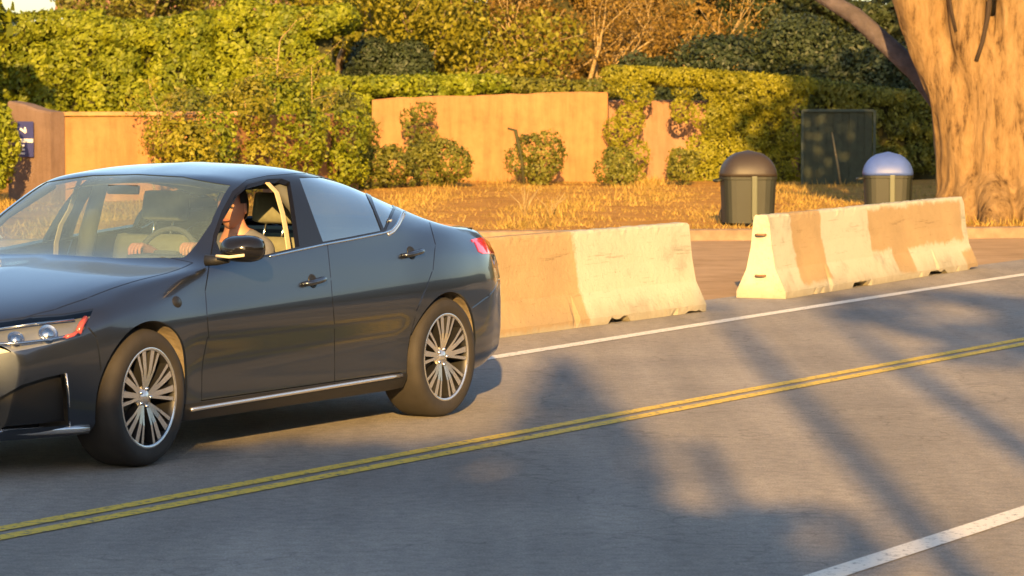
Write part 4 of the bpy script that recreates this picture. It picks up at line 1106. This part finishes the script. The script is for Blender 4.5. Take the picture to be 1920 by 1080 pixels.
# seams
nearf = lambda c,f: c.y < -.55
seam('S', [(1.49,.28),(1.49,.60)], nearf); seam('V', [(1.49,.60),(1.462,.84),(1.495,.955)], nearf)
seam('V', [(2.655,.28),(2.655,.60),(2.62,.85),(2.590,1.02)], nearf)
seam('V', [(3.39,.28),(3.425,.47),(3.50,.62),(3.60,.74),(3.675,.84),(3.70,.98),(3.64,1.10)], nearf)
seam('S', [(1.49,.28),(3.40,.28)], nearf, .004)
seam('T', hoodp[2:9], lambda c,f: f.normal.z > .25 and .6 < c.z < 1.05 and c.x < 1.6, .004)
seam('S', [(.63,.50),(.60,.66),(.56,.71)], nearf); seam('S', [(4.12,.60),(4.36,.66),(4.6,.735),(5.2,.74)], lambda c,f: c.x > 4.0, .004)
seam('T', [(4.24,0),(4.26,.35),(4.22,.58),(4.45,.66),(4.9,.66)], lambda c,f: c.x > 4.15 and f.normal.z > .3, .004)
bmesh.ops.delete(base, geom=[f for f in GAPS if f.is_valid], context='FACES')
# wheel arches
AR = .372
for cx, cz in ((.985,.345),(3.825,.335)):
    c_ = circle(cx, cz, AR, n=56)
    cut(base, 'S', c_, low)
    bmesh.ops.delete(base, geom=[f for f in base.faces if low(f.calc_center_median(), f) and math.hypot(f.calc_center_median().x-cx, f.calc_center_median().z-cz) < AR], context='FACES')

def build_part(pid, mirror, both, name, m, parent, rim=.014, offset=0.0, skip=None):
    fs = [f for f in base.faces if f[lay] == pid]
    if not fs: return None
    vs, idx, faces, nrm = [], {}, [], []
    def vid(v, s):
        key = (v.index, s if abs(v.co.y) > 1e-6 else 1)
        if key not in idx:
            n = refnormal(v.co); p = v.co - n*offset
            if abs(v.co.y) <= 1e-6: n = Vector((n.x,0,n.z)).normalized()
            idx[key] = len(vs); vs.append((p.x, p.y*s, p.z)); nrm.append(Vector((n.x, n.y*s, n.z)))
        return idx[key]
    base.verts.index_update()
    for s in ((1,-1) if both else ((-1,) if mirror else (1,))):
        for f in fs:
            q = [vid(v, s) for v in f.verts]
            faces.append(q if s == 1 else q[::-1])
    # turned-in edge all round, so that panels have thickness and gaps are real
    cnt = {}
    for q in faces:
        for a, b in zip(q, q[1:]+q[:1]): cnt[(a,b)] = cnt.get((a,b), 0)+1
    ring = {}
    if rim:
        for (a,b) in list(cnt):
            if (b,a) in cnt: continue
            r4 = []
            for i in (a,b):
                if i not in ring:
                    p = Vector(vs[i]); n = nrm[i]
                    ring[i] = (len(vs), len(vs)+1); vs.append(tuple(p)); vs.append(tuple(p-n*rim)); nrm.append(n); nrm.append(n)
                r4.append(ring[i])
            faces.append([r4[1][0], r4[0][0], r4[0][1], r4[1][1]])
    me = bpy.data.meshes.new(name); me.from_pydata(vs, [], faces); me.validate(clean_customdata=False); me.update()
    me.shade_smooth()
    if len(me.vertices) == len(nrm): me.normals_split_custom_set_from_vertices([tuple(n) for n in nrm])
    return link_mesh(name, me, m, parent)
pid = {n: i for i, n in enumerate(PARTS)}
base.verts.index_update()
def P_(part, name, m, parent=car, **k):
    return build_part(pid[part], k.pop('mirror', False), k.pop('both', False), name, m, parent, **k)
P_('body_shell', 'body_shell', M['paint'], both=True)
P_('hood', 'hood', M['paint'], both=True)
fb = P_('front_bumper', 'front_bumper', M['paint'], both=True)
rb = P_('rear_bumper', 'rear_bumper', M['paint'], both=True)
P_('trunk_lid', 'trunk_lid', M['paint'], both=True)
P_('windshield', 'windshield', M['glass_ws'], both=True, rim=0, offset=.004)
P_('rear_window', 'rear_window', M['glass'], both=True, rim=0, offset=.004)
lg = P_('lower_grille', 'lower_grille', M['black_trim'], both=True, offset=.05, rim=0)
ug = P_('upper_grille', 'upper_grille', M['black_trim'], both=True, offset=.03, rim=0)
doors = {}
for mir in (False, True):
    P_('front_fender', 'front_fender', M['paint'], mirror=mir)
    d1 = P_('front_door', 'front_door', M['paint'], mirror=mir); d2 = P_('rear_door', 'rear_door', M['paint'], mirror=mir)
    doors[mir] = (d1, d2)
    P_('window_surround', 'window_surround', M['gloss_black'], mirror=mir, offset=.002, rim=.03)
    if mir: P_('front_side_glass', 'window_glass', M['glass'], d1, mirror=mir, rim=0, offset=.008)
    P_('rear_side_glass', 'window_glass', M['glass_tint'] if not mir else M['glass'], d2, mirror=mir, rim=0, offset=.006)
    P_('quarter_glass', 'quarter_glass', M['glass_tint'], mirror=mir, rim=0, offset=.006)
    P_('rocker_panel', 'rocker_panel', M['black_trim'], mirror=mir)
    hlp = P_('headlight', 'headlight', M['bucket'], mirror=mir, offset=.045, rim=0)
    P_('headlight', 'lens', M['lens'], hlp, mirror=mir, offset=.003, rim=0)
    P_('taillight', 'taillight', M['redlens'], mirror=mir, offset=-.004, rim=.02)

def onside(px, py, off=0.0):
    """point of the side surface seen at a surveyed position"""
    s, z = pxs(px, py); d = (Vector((s, YP, z))-EYE).normalized()
    h = bvh.ray_cast(EYE, d); p = h[0] if h[0] is not None else bvh.find_nearest(Vector((s, YP, z)))[0]; n = refnormal(p)
    return p + n*off, n
def strip(name, pts, rad, m, parent, mirror_too=True, off=.004, n=6):
    P = [onside(x, y, off)[0] for x, y in pts]; out = []
    for s in ((1,-1) if mirror_too else (1,)):
        bm = bmesh.new(); add_tube(bm, [(p.x, p.y*s, p.z) for p in P], rad, n)
        out.append(from_bm(name, bm, m, parent[0] if s == 1 else parent[1], True))
    return out
def lerp_pts(a, n=6):
    out = []
    for i in range(len(a)-1):
        for k in range(n): t = k/n; out.append((a[i][0]*(1-t)+a[i+1][0]*t, a[i][1]*(1-t)+a[i+1][1]*t))
    return out+[a[-1]]
cc = (car, car)
strip('quarter_trim', lerp_pts([(728,440),(738,434),(748,420),(756,404),(762,388)], 4), .013, M['silver'], cc, off=-.007)
strip('belt_moulding', lerp_pts([(505,481),(560,469),(606,459),(660,449),(720,437),(733,432),(742,422),(752,404),(760,390)], 4), .007, M['chrome'], cc, off=.001)
def side_line(name, pts, rad, m, off=.0):
    for s in (1,-1):
        bm = bmesh.new(); P = []
        for x, z in pts:
            h = bvh.ray_cast(Vector((x,-1.5,z)), Vector((0,1,0))); p = h[0]+Vector((0,-off,0)); P.append((p.x, p.y*s, p.z))
        add_tube(bm, P, rad, 8); from_bm(name, bm, m, car, True)
side_line('sill_moulding', [(1.40+.1*i, .243+.0011*i) for i in range(21)], .011, M['silver'], .004)
# front lip and splitter
for s in (1,-1):
    bm = bmesh.new(); P = []
    for w in np.linspace(0,.84,22):
        sl_ = sweep(0, w) if w < .62 else sweep((w-.60)/.24*.40, w)
        P.append((sl_-.0, -w*s, .222))
    add_tube(bm, [(p[0]+.0, p[1], p[2]) for p in P], .020, 8); from_bm('front_lip', bm, M['silver'] , car, True)
# bright grille surround, V shape, and slats
for s in (1,-1):
    bm = bmesh.new(); P = []
    for w, z in [(.50,.645),(.44,.555),(.36,.48),(.28,.42),(.14,.405),(0,.40)]:
        P.append((sweep(0,w)-.045*(1-(w/.7)**2), -w*s, z))
    add_tube(bm, P, .014, 8); from_bm('grille_surround', bm, M['chrome'], car, True)
for z in np.arange(.44,.63,.035):
    bm = bmesh.new(); wmx = .27+(z-.42)*.85
    add_tube(bm, [(sweep(0,w)-.01, -w, z) for w in np.linspace(-wmx, wmx, 14)], .006, 6); from_bm('grille_slat', bm, M['darkalloy'], ug, True)
for z in (.29,.325,.36):
    bm = bmesh.new(); add_tube(bm, [(sweep(0,w)+.0, -w, z) for w in np.linspace(-.55,.55,18)], .006, 6); from_bm('grille_slat', bm, M['darkalloy'], lg, True)
# chrome edge at the outer end of the bumper vent
strip('vent_edge', [(124,700),(129,740),(131,800)], .0035, M['silver'], (fb, fb), off=.002)
# headlight inside: projectors, silver trim, reddish reflector
for s, hp in ((1, [o for o in S.objects if o.name.startswith('headlight')][0]), (-1, [o for o in S.objects if o.name.startswith('headlight')][1])):
    for (x, y, r) in ((30,628,.034),(92,620,.040)):
        p, n = onside(x, y, -.028); bm = bmesh.new()
        q = n.to_track_quat('Z','Y').to_matrix()
        vs0 = add_lathe(bm, [(.001,.016),(r*.6,.012),(r*.85,.002),(r,-.01),(r*1.05,.012),(r*1.12,.010),(r*1.1,-.03)], 'Z', 24)
        for v in bm.verts: c_ = q @ v.co + p; v.co = Vector((c_.x, c_.y*s, c_.z))
        from_bm('projector', bm, M['chrome'], hp, True)
    for pts, rad, m_, nm in (([(-10,642),(40,640),(100,634),(130,628)], .008, M['chrome'], 'trim_strip'), ([(-10,612),(60,602),(140,594)], .006, M['chrome'], 'trim_strip'), ([(150,622),(155,605),(163,592)], .016, M['amber'], 'side_reflector'), ([(125,630),(140,626),(150,618)], .010, M['amber'], 'side_reflector')):
        bm = bmesh.new(); P = [onside(x, y, -.018)[0] for x, y in pts]
        add_tube(bm, [(p.x, p.y*s, p.z) for p in P], rad, 8); from_bm(nm, bm, m_, hp, True)
# door handles
for k, (x, y) in enumerate(((586,527),(771,474))):
    for s in (1,-1):
        p, n = onside(x, y, 0); d = doors[s == -1][k]
        bm = bmesh.new(); pts = []
        for t in np.linspace(-1,1,9):
            q = p + Vector((t*.10,0,t*.010)); h = bvh.ray_cast(Vector((q.x,-1.5,q.z)), Vector((0,1,0)))[0]
            pts.append((h.x, (h.y-.034*(1-t**6)-.0)*s, h.z))
        add_tube(bm, pts, [.010,.014,.015,.015,.015,.015,.015,.014,.010], 8); from_bm('handle', bm, M['paint'], d, True)
        bm = bmesh.new(); add_lathe(bm, [(.0005,.002),(.030,.0015),(.036,.004),(.038,.001),(.037,-.01)], 'Z', 24); mq = n.to_track_quat('Z','Y').to_matrix()
        for v in bm.verts:
            v.co.x *= 1.0; c_ = mq @ v.co + p; v.co = Vector((c_.x, c_.y*s, c_.z))
        from_bm('handle_recess', bm, M['black_trim'], d, True)
# dark oval disc on each front fender
for s in (1,-1):
    p, n = onside(332, 566, 0); bm = bmesh.new(); add_lathe(bm, [(.0005,.006),(.03,.004),(.036,-.004)], 'Z', 20); mq = n.to_track_quat('Z','Y').to_matrix()
    for v in bm.verts: c_ = mq @ Vector((v.co.x*1.2, v.co.y*.9, v.co.z)) + p; v.co = Vector((c_.x, c_.y*s, c_.z))
    from_bm('dark_fender_oval', bm, M['black_trim'], car, True)
# mirrors
for s in (1,-1):
    bm = bmesh.new(); prof = [(.0,.02),(.03,.075),(.07,.098),(.10,.104),(.13,.10)]; rings = []
    for (xx, sc) in prof + [(.135,.09)]:
        rings.append([bm.verts.new((1.50+xx*1.15, s*(-1.035+math.copysign(abs(math.cos(a))**.7,math.cos(a))*sc*1.12 + .0), 1.045+math.copysign(abs(math.sin(a))**.75,math.sin(a))*sc*.66)) for a in np.linspace(0,2*math.pi,25)[:-1]])
    for i in range(len(rings)-1):
        for k in range(24): bm.faces.new((rings[i][k], rings[i][(k+1)%24], rings[i+1][(k+1)%24], rings[i+1][k]))
    bm.faces.new(rings[0])
    mr = from_bm('side_mirror', bm, M['gloss_black'], car, True)
    bm = bmesh.new(); rr = [bm.verts.new((v[0]-.006, v[1], v[2])) for v in [(1.50+.135*1.15, s*(-1.035+math.copysign(abs(math.cos(a))**.7,math.cos(a))*.092*1.1), 1.045+math.copysign(abs(math.sin(a))**.75,math.sin(a))*.092*.64) for a in np.linspace(0,2*math.pi,25)[:-1]]]
    bm.faces.new(rr); from_bm('mirror_glass', bm, M['chrome'], mr)
    bm = bmesh.new(); add_tube(bm, [(1.56,-.845*s,.985),(1.575,-.90*s,.985),(1.59,-.96*s,1.0)], [.030,.026,.028], 10); from_bm('mirror_arm', bm, M['black_trim'], mr, True)
    bm = bmesh.new(); add_tube(bm, [(1.502,-.95*s,1.012),(1.50,-1.03*s,1.008),(1.515,-1.11*s,1.018)], .008, 6); from_bm('tan_reflection', bm, M['beige'], mr, True)  # pale strip painting the tan reflection low on the mirror cap
    # black triangle where the mirror stands
    P = [onside(*q, .003)[0] for q in ((392,498),(402,446),(412,470),(418,490))]
    bm = bmesh.new(); bm.faces.new([bm.verts.new((p.x,p.y*s,p.z)) for p in P]); from_bm('mirror_base', bm, M['gloss_black'], mr)
# arch liners
for cx, cz in ((.985,.345),(3.825,.335)):
    for s in (1,-1):
        bm = bmesh.new(); rings = []
        for lvl in (0,1,2):
            ring = []
            for a in np.linspace(R(-22),R(202),44):
                x_, z_ = cx+(AR+.004)*math.cos(a), cz+(AR+.004)*math.sin(a)
                h_ = bvh.ray_cast(Vector((x_, -1.5, z_)), Vector((0,1,0)))[0]
                y_ = (h_.y if h_ is not None and h_.y < -.6 else -.80) + .016
                ring.append(bm.verts.new((x_, (y_, y_+.03, -.50)[lvl]*s, z_)))
            rings.append(ring)
        for i in range(2):
            for k in range(43): bm.faces.new((rings[i][k], rings[i][k+1], rings[i+1][k+1], rings[i+1][k]))
        bm.faces.new(rings[2]); from_bm('arch_liner', bm, M['liner'], car, True)
# floor pan and sides below the glass
bm = bmesh.new()
add_box(bm, (2.42,0,.22), (1.92,1.6,.08)); add_box(bm, (2.4,0,.19), (4.2,.9,.06)); add_box(bm, (.42,0,.30), (.25,1.1,.2)); add_box(bm, (4.4,0,.34), (.3,1.2,.2))
from_bm('floor_pan', bm, M['under'], car)
bm = bmesh.new(); add_box(bm, (.95,0,.55), (1.0,1.0,.45)); from_bm('engine_bay', bm, M['under'], car)
bm = bmesh.new(); add_box(bm, (4.22,0,.66), (.72,1.15,.60)); [add_box(bm, (4.22,q,.94), (.5,.02,.20)) for q in (-.69,.69)]; from_bm('boot_tub', bm, M['under'], car)
# wheels
def wheel(cx, cy, s, steer=0, cz=.338):
    w = empty('wheel', (cx, cy*s, cz), R(steer)); w.parent = car
    T = .235
    bm = bmesh.new()
    prof = [(.243,-.5*T),(.25,-.5*T-.006),(.285,-.5*T-.013),(.315,-.5*T-.008),(.330,-.5*T+.012),(.337,-.5*T+.035),(.339,-.02),(.339,.02),(.337,.5*T-.035),(.330,.5*T-.012),(.315,.5*T+.008),(.285,.5*T+.013),(.243,.5*T)]
    add_lathe(bm, prof, 'Y', 64)
    from_bm('tyre', bm, M['rubber'], w, True)
    bm = bmesh.new(); f = -1
    add_lathe(bm, [(.248,-.5*T-.004),(.240,-.5*T-.006),(.232,-.5*T+.004),(.228,-.5*T+.03),(.215,.0),(.215,.5*T),(.242,.5*T)], 'Y', 64)
    rim = from_bm('rim', bm, M['darkalloy'], w, True)
    bm = bmesh.new(); add_lathe(bm, [(.2475,-.5*T-.0055),(.2400,-.5*T-.009),(.2330,-.5*T-.001)], 'Y', 64); from_bm('rim_edge', bm, M['silver'], rim, True)
    bm = bmesh.new(); add_lathe(bm, [(.001,.01),(.165,.01),(.17,-.012),(.06,-.014),(.055,-.03),(.001,-.03)], 'Y', 40); from_bm('brake_disc', bm, M['brake'], w, True)
    yo = -.5*T
    for k in range(5):
        a0 = 2*math.pi*k/5 + .3
        for j, (da, wd) in enumerate(((-.40,.0085),(-.17,.0145),(.17,.0145),(.40,.0085))):
            a = a0+da; ai = a0+da*.55
            bm = bmesh.new()
            ri, ro = .040, .236
            c0 = Vector((math.cos(ai), 0, math.sin(ai))); c1 = Vector((math.cos(a), 0, math.sin(a)))
            pi_ = c0*ri; po = c1*ro; t = (po-pi_).normalized(); n = Vector((-t.z, 0, t.x))
            V_ = []
            for (q, ww, y0, y1) in ((pi_, wd*.9, yo+.022, yo+.060), (pi_.lerp(po,.5), wd*.9, yo+.006, yo+.05), (po, wd*1.15, yo+.002, yo+.045)):
                V_.append([bm.verts.new(q+n*ww+Vector((0,y0,0))), bm.verts.new(q-n*ww+Vector((0,y0,0))), bm.verts.new(q-n*ww*1.5+Vector((0,y1,0))), bm.verts.new(q+n*ww*1.5+Vector((0,y1,0)))])
            for i in range(2):
                for q in range(4): bm.faces.new((V_[i][q], V_[i][(q+1)%4], V_[i+1][(q+1)%4], V_[i+1][q]))
            bm.faces.new(V_[0]); bm.faces.new(V_[-1])
            sp_ = from_bm('spoke', bm, [M['silver'], M['darkalloy']], rim)
            for p in sp_.data.polygons: p.material_index = 0 if p.normal.y < -.6 else 1
    bm = bmesh.new(); add_lathe(bm, [(.001,yo+.012),(.028,yo+.013),(.034,yo+.020),(.058,yo+.026),(.062,yo+.06)], 'Y', 32); from_bm('hub_cap', bm, M['silver'], rim, True)
    for k in range(5):
        a = 2*math.pi*k/5; bm = bmesh.new(); add_lathe(bm, [(.001,yo+.012),(.008,yo+.013),(.009,yo+.03)], 'Y', 10, (.045*math.cos(a),0,.045*math.sin(a))); from_bm('wheel_nut', bm, M['chrome'], rim, True)
    if s < 0: w.rotation_euler.z += math.pi
    return w
for s in (1,-1):
    wheel(.985, -.782, s, 3 if s > 0 else 3); wheel(3.825, -.785, s)

# ---- interior
def part(name, m, *boxes, parent=car, smooth=False):
    bm = bmesh.new()
    for (c, s_, rx, bv) in boxes: add_box(bm, c, s_, Matrix.Rotation(R(rx), 3, 'Y') if rx else None, bv)
    return from_bm(name, bm, m, parent, smooth)
part('dashboard', M['interior'], ((1.78,0,.86),(.42,1.50,.16),8,.05), ((1.62,0,.90),(.30,1.44,.08),-4,.02))
part('instrument_hood', M['interior'], ((1.86,-.38,.965),(.20,.36,.05),0,.02))
part('centre_console', M['interior'], ((2.35,0,.50),(.9,.24,.36),0,.04))
part('cabin_floor', M['interior'], ((2.6,0,.30),(2.0,1.5,.04),0,0))
def seat(y, x=2.42):
    sr = empty('seat', (x, y, .30)); sr.parent = car
    part('seat_cushion', M['seat'], ((-.02,0,.16),(.52,.50,.16),-6,.06), parent=sr, smooth=True)
    part('seat_back', M['seat'], ((.34,0,.46),(.15,.50,.58),17,.065), parent=sr, smooth=True)
    part('headrest', M['seat'], ((.50,0,.895),(.10,.27,.17),12,.04), parent=sr, smooth=True)
    bm = bmesh.new()
    for yy in (-.06,.06): add_tube(bm, [(.44,yy,.70),(.50,yy,.86)], .007, 6)
    from_bm('headrest_posts', bm, M['chrome'], sr, True)
seat(-.37); seat(.37)
part('rear_bench', M['seat'], ((3.35,0,.46),(.50,1.30,.20),-5,.06), ((3.68,0,.76),(.16,1.26,.60),22,.06), smooth=True)
part('parcel_shelf', M['interior'], ((3.95,0,1.02),(.5,1.48,.04),0,0))
# headliner and pillar trims
bm = bmesh.new(); g = []
for x, zz in ((2.22,1.345),(2.5,1.385),(2.9,1.38),(3.3,1.33),(3.5,1.28)):
    g.append([bm.verts.new((x, y, zz-.05*(abs(y)/.56)**2)) for y in np.linspace(-.56,.56,9)])
for i in range(4):
    for k in range(8): bm.faces.new((g[i][k], g[i][k+1], g[i+1][k+1], g[i+1][k]))
from_bm('headliner', bm, M['seat'], car, True)
for s in (1,-1):
    bm = bmesh.new(); add_tube(bm, [(2.60,-.565*s,1.35),(2.66,-.66*s,1.22),(2.70,-.745*s,1.05),(2.72,-.79*s,.90),(2.70,-.80*s,.35)], [.04,.045,.05,.05,.05], 8); from_bm('pillar_trim', bm, M['interior'], car, True)
    bm = bmesh.new(); add_tube(bm, [(1.62,-.74*s,.97),(1.90,-.685*s,1.17),(2.2,-.60*s,1.325)], .022, 8); from_bm('pillar_trim', bm, M['interior'], car, True)
    bm = bmesh.new(); pts = [Vector(p) for p in ((2.455,-.615*s,1.35),(2.479,-.66*s,1.295),(2.474,-.70*s,1.188),(2.444,-.74*s,1.10),(2.433,-.765*s,1.0),(2.43,-.77*s,.85))]
    for i in range(len(pts)-1):
        a, b = pts[i], pts[i+1]; 
        q = [bm.verts.new(a+Vector((-.018,0,0))), bm.verts.new(a+Vector((.018,0,0))), bm.verts.new(b+Vector((.018,0,0))), bm.verts.new(b+Vector((-.018,0,0)))]; bm.faces.new(q)
    bmesh.ops.remove_doubles(bm, verts=bm.verts, dist=.001); bmesh.ops.solidify(bm, geom=bm.faces[:], thickness=.006)
    from_bm('seat_belt', bm, M['belt'], car)
# steering wheel
SWC = Vector((1.87,-.37,.95))
bm = bmesh.new(); q = Matrix.Rotation(R(-66),3,'Y')
pts = [SWC + q @ Vector((.185*math.cos(a), .185*math.sin(a), 0)) for a in np.linspace(0, 2*math.pi, 33)]
add_tube(bm, pts, .015, 8, cap=False); sw = from_bm('steering_wheel', bm, M['interior'], car, True)
bm = bmesh.new(); add_box(bm, SWC, (.12,.15,.04), q, .015); add_box(bm, SWC, (.03,.36,.02), q, .005); add_box(bm, SWC+q@Vector((-.09,0,0)), (.18,.03,.02), q, .005)
from_bm('wheel_hub', bm, M['interior'], sw); bm = bmesh.new(); add_tube(bm, [SWC, SWC+Vector((-.2,0,-.08))], .03, 10); from_bm('column', bm, M['interior'], sw, True)
part('rear_view_mirror', M['black_trim'], ((2.02,0,1.315),(.025,.20,.05),10,.012))
bm = bmesh.new(); add_box(bm, (0,0,0), (.010,.20,.09), Matrix.Rotation(R(-35),3,'Y')); 
o = from_bm('windscreen_sticker', bm, M['sign_white'], car); o.location = (1.72,.62,1.075); o.scale = (1,.3,.5)

# ------------------------------------------------------------------ people in the car
def to_world(p): return CO + CU*p[0] + CV*p[1] + Vector((0,0,p[2]))
def person(name, chains, label, head, face_dir, hair_m=None, shirt=True, hands=()):
    """chains: [(points, radii)] rooted at the pelvis, in car coordinates; the body becomes one skinned mesh"""
    root = empty(name, (CO.x, CO.y, 0), math.atan2(CU.y, CU.x), label, 'person')
    verts, edges, rad, ids = [], [], [], {}
    def vid(p, r):
        k = tuple(round(c, 4) for c in p)
        if k not in ids: ids[k] = len(verts); verts.append(p); rad.append(r)
        return ids[k]
    for pts, rs in chains:
        pr = None
        for p, r in zip(pts, rs):
            i = vid(p, r)
            if pr is not None and pr != i: edges.append((pr, i))
            pr = i
    me = bpy.data.meshes.new('body'); me.from_pydata(verts, edges, []); me.update()
    o = link_mesh('body', me, [M['skin'], M['shirt']], root)
    md = o.modifiers.new('skin', 'SKIN'); md.use_smooth_shade = True
    sv = me.skin_vertices[0].data if me.skin_vertices else None
    if sv is None:
        bm = bmesh.new(); bm.from_mesh(me); bm.verts.layers.skin.verify(); bm.to_mesh(me); bm.free(); sv = me.skin_vertices[0].data
    for i, r in enumerate(rad):
        rr = r if isinstance(r, tuple) else (r, r); sv[i].radius = rr; sv[i].use_root = (i == 0)
    ss = o.modifiers.new('sub', 'SUBSURF'); ss.levels = 2; ss.render_levels = 2
    dg = bpy.context.evaluated_depsgraph_get(); me2 = bpy.data.meshes.new_from_object(o.evaluated_get(dg)); o.modifiers.clear(); o.data = me2; me2.name = 'body'
    me2.materials.clear(); me2.materials.append(M['skin']); me2.materials.append(M['shirt']); me2.shade_smooth()
    return root, o
def head_shape(root, C, fd, hair='short'):
    """C centre of the head, fd facing direction (car coords)"""
    f = Vector(fd).normalized(); up = Vector((0,0,1)); r_ = f.cross(up).normalized()
    def L(a, b, c): return C + f*a + r_*b + up*c          # forward, right, up
    bm = bmesh.new(); bmesh.ops.create_uvsphere(bm, u_segments=32, v_segments=24, radius=1)
    for v in bm.verts:
        x, y, z = v.co                                    # x forward, y side, z up
        sx = .098; sy = .075*(1-.22*max(0,-z)**1.2); sz = .118
        a = x*sx; b = y*sy; c = z*sz
        if x > 0:
            a += .010*math.exp(-((z+.95)**2)/.05)*x       # chin
            a -= .008*math.exp(-((z-.05)**2)/.02)*x*(1 if abs(y) < .6 else .3)   # eye line
            a += .030*math.exp(-(y/.13)**2)*math.exp(-((z+.18)**2)/.025)*x       # nose
            a += .007*math.exp(-(y/.35)**2)*math.exp(-((z+.52)**2)/.006)*x       # lips
        v.co = L(a, b, c)
    h = from_bm('head', bm, M['skin'], root, True)
    for s in (-1,1):
        bm = bmesh.new(); bmesh.ops.create_uvsphere(bm, u_segments=12, v_segments=8, radius=1)
        for v in bm.verts: x, y, z = v.co; v.co = L(-.005+x*.017, s*.074+y*.009, -.005+z*.032)
        from_bm('ear', bm, M['skin'], h, True)
        bm = bmesh.new(); bmesh.ops.create_uvsphere(bm, u_segments=12, v_segments=8, radius=.011)
        for v in bm.verts: v.co = L(.083+v.co.x*.6, s*.030+v.co.y, .004+v.co.z*.6)
        from_bm('eye', bm, M['eye'], h, True)
    bm = bmesh.new(); bmesh.ops.create_uvsphere(bm, u_segments=12, v_segments=8, radius=1)
    for v in bm.verts: v.co = L(.098+v.co.x*.006, v.co.y*.024, -.062+v.co.z*.007)
    from_bm('mouth', bm, M['lips'], h, True)
    bm = bmesh.new(); bmesh.ops.create_uvsphere(bm, u_segments=32, v_segments=20, radius=1)
    bmesh.ops.delete(bm, geom=[v for v in bm.verts if (v.co.x > .55 and v.co.z < .52) or v.co.z < -.45 - (.25 if v.co.x < -.3 else 0) or (v.co.x > .15 and v.co.z < .12)], context='VERTS')
    for v in bm.verts:
        x, y, z = v.co; k = 1+.03*math.sin(x*23+y*17)*math.sin(z*19)
        v.co = L(x*.108*k-.004, y*.085*k, z*.128*k+.004)
    from_bm('hair', bm, M['hair'], h, True)
    return h
def hand_chains(W, K, fdir, side, curl=.6):
    """wrist W, knuckle centre K; returns chains for a palm, four unequal fingers and a thumb closing towards fdir"""
    W = Vector(W); K = Vector(K); f = (K-W).normalized(); lat = Vector(side).normalized(); c = Vector(fdir).normalized(); out = []
    for i, (o, L_) in enumerate(((-.030,.072),(-.010,.080),(.011,.075),(.031,.060))):
        b = K + lat*o; m = b + (f*(1-curl)+c*curl).normalized()*L_*.5; e = m + (c*.9 - f*.35).normalized()*L_*.5
        out.append(([W, b, m, e], [.022,.011,.009,.007]))
    t0 = W + (K-W)*.35 - lat*.028; t1 = t0 + (-lat*.5+f*.4+c*.5).normalized()*.04; t2 = t1 + (f*.4+c*.8).normalized()*.03
    out.append(([W, t0, t1, t2], [.022,.013,.010,.008])); return out

def cloth(o, hs):
    me = o.data
    for p in me.polygons:
        c = p.center; p.material_index = 1 if hs(c) else 0
Y = -.37
pel = (2.46,Y,.60); 
sh = 1.02
def torso(Y, lean=0.0): return [((2.46,Y,.60),(2.50,Y,.72),(2.545,Y,.88),(2.56,Y,1.0),(2.535,Y,1.07),(2.51,Y,1.13),(2.505,Y,1.19)), ((.15,.12),(.14,.11),(.165,.12),(.15,.10),(.066,.066),(.058,.058),(.05,.05))]
hub = SWC
wl1 = SWC + Matrix.Rotation(R(-66),3,'Y') @ Vector((.185*math.cos(2.6), .185*math.sin(2.6),0)) if False else Vector((1.93,-.37+.17,1.0))
wr1 = Vector((1.93,-.37-.16,1.0))
ch = [torso(Y)]
for s, Wp in ((-1, Vector((1.93,Y-.155,1.03))), (1, Vector((1.93,Y+.17,1.02)))):
    Kp = Wp + Vector((-.07,0,.015))
    ch.append([((2.56,Y,1.0),(2.56,Y+s*.10,1.015),(2.54,Y+s*.19,.99),(2.31,Y+s*.25,.86),tuple(Wp.lerp(Vector((2.31,Y+s*.25,.86)),.35)),tuple(Wp)), ((.15,.10),.085,.065,.048,.042,.026)])
    for c_ in hand_chains(Wp, Kp, (-.25,0,-1), (0,-s,0)): ch.append(([tuple(p) for p in c_[0]], c_[1]))
for s in (-1,1):
    ch.append([((2.46,Y,.60),(2.40,Y+s*.10,.60),(2.02,Y+s*.14,.68),(1.88,Y+s*.14,.40),(1.78,Y+s*.14,.36)), ((.15,.12),.095,.065,.045,.03)])
drv, db = person('person', ch, 'driver with short dark hair looking ahead, both hands on the steering wheel', None, None)
cloth(db, lambda c: (c.x > 2.33 and (c.z < 1.04 or abs(c.y-Y) > .07)) or c.z < .80)
head_shape(drv, Vector((2.49,Y,1.215)), (-1,-.22,-.05))
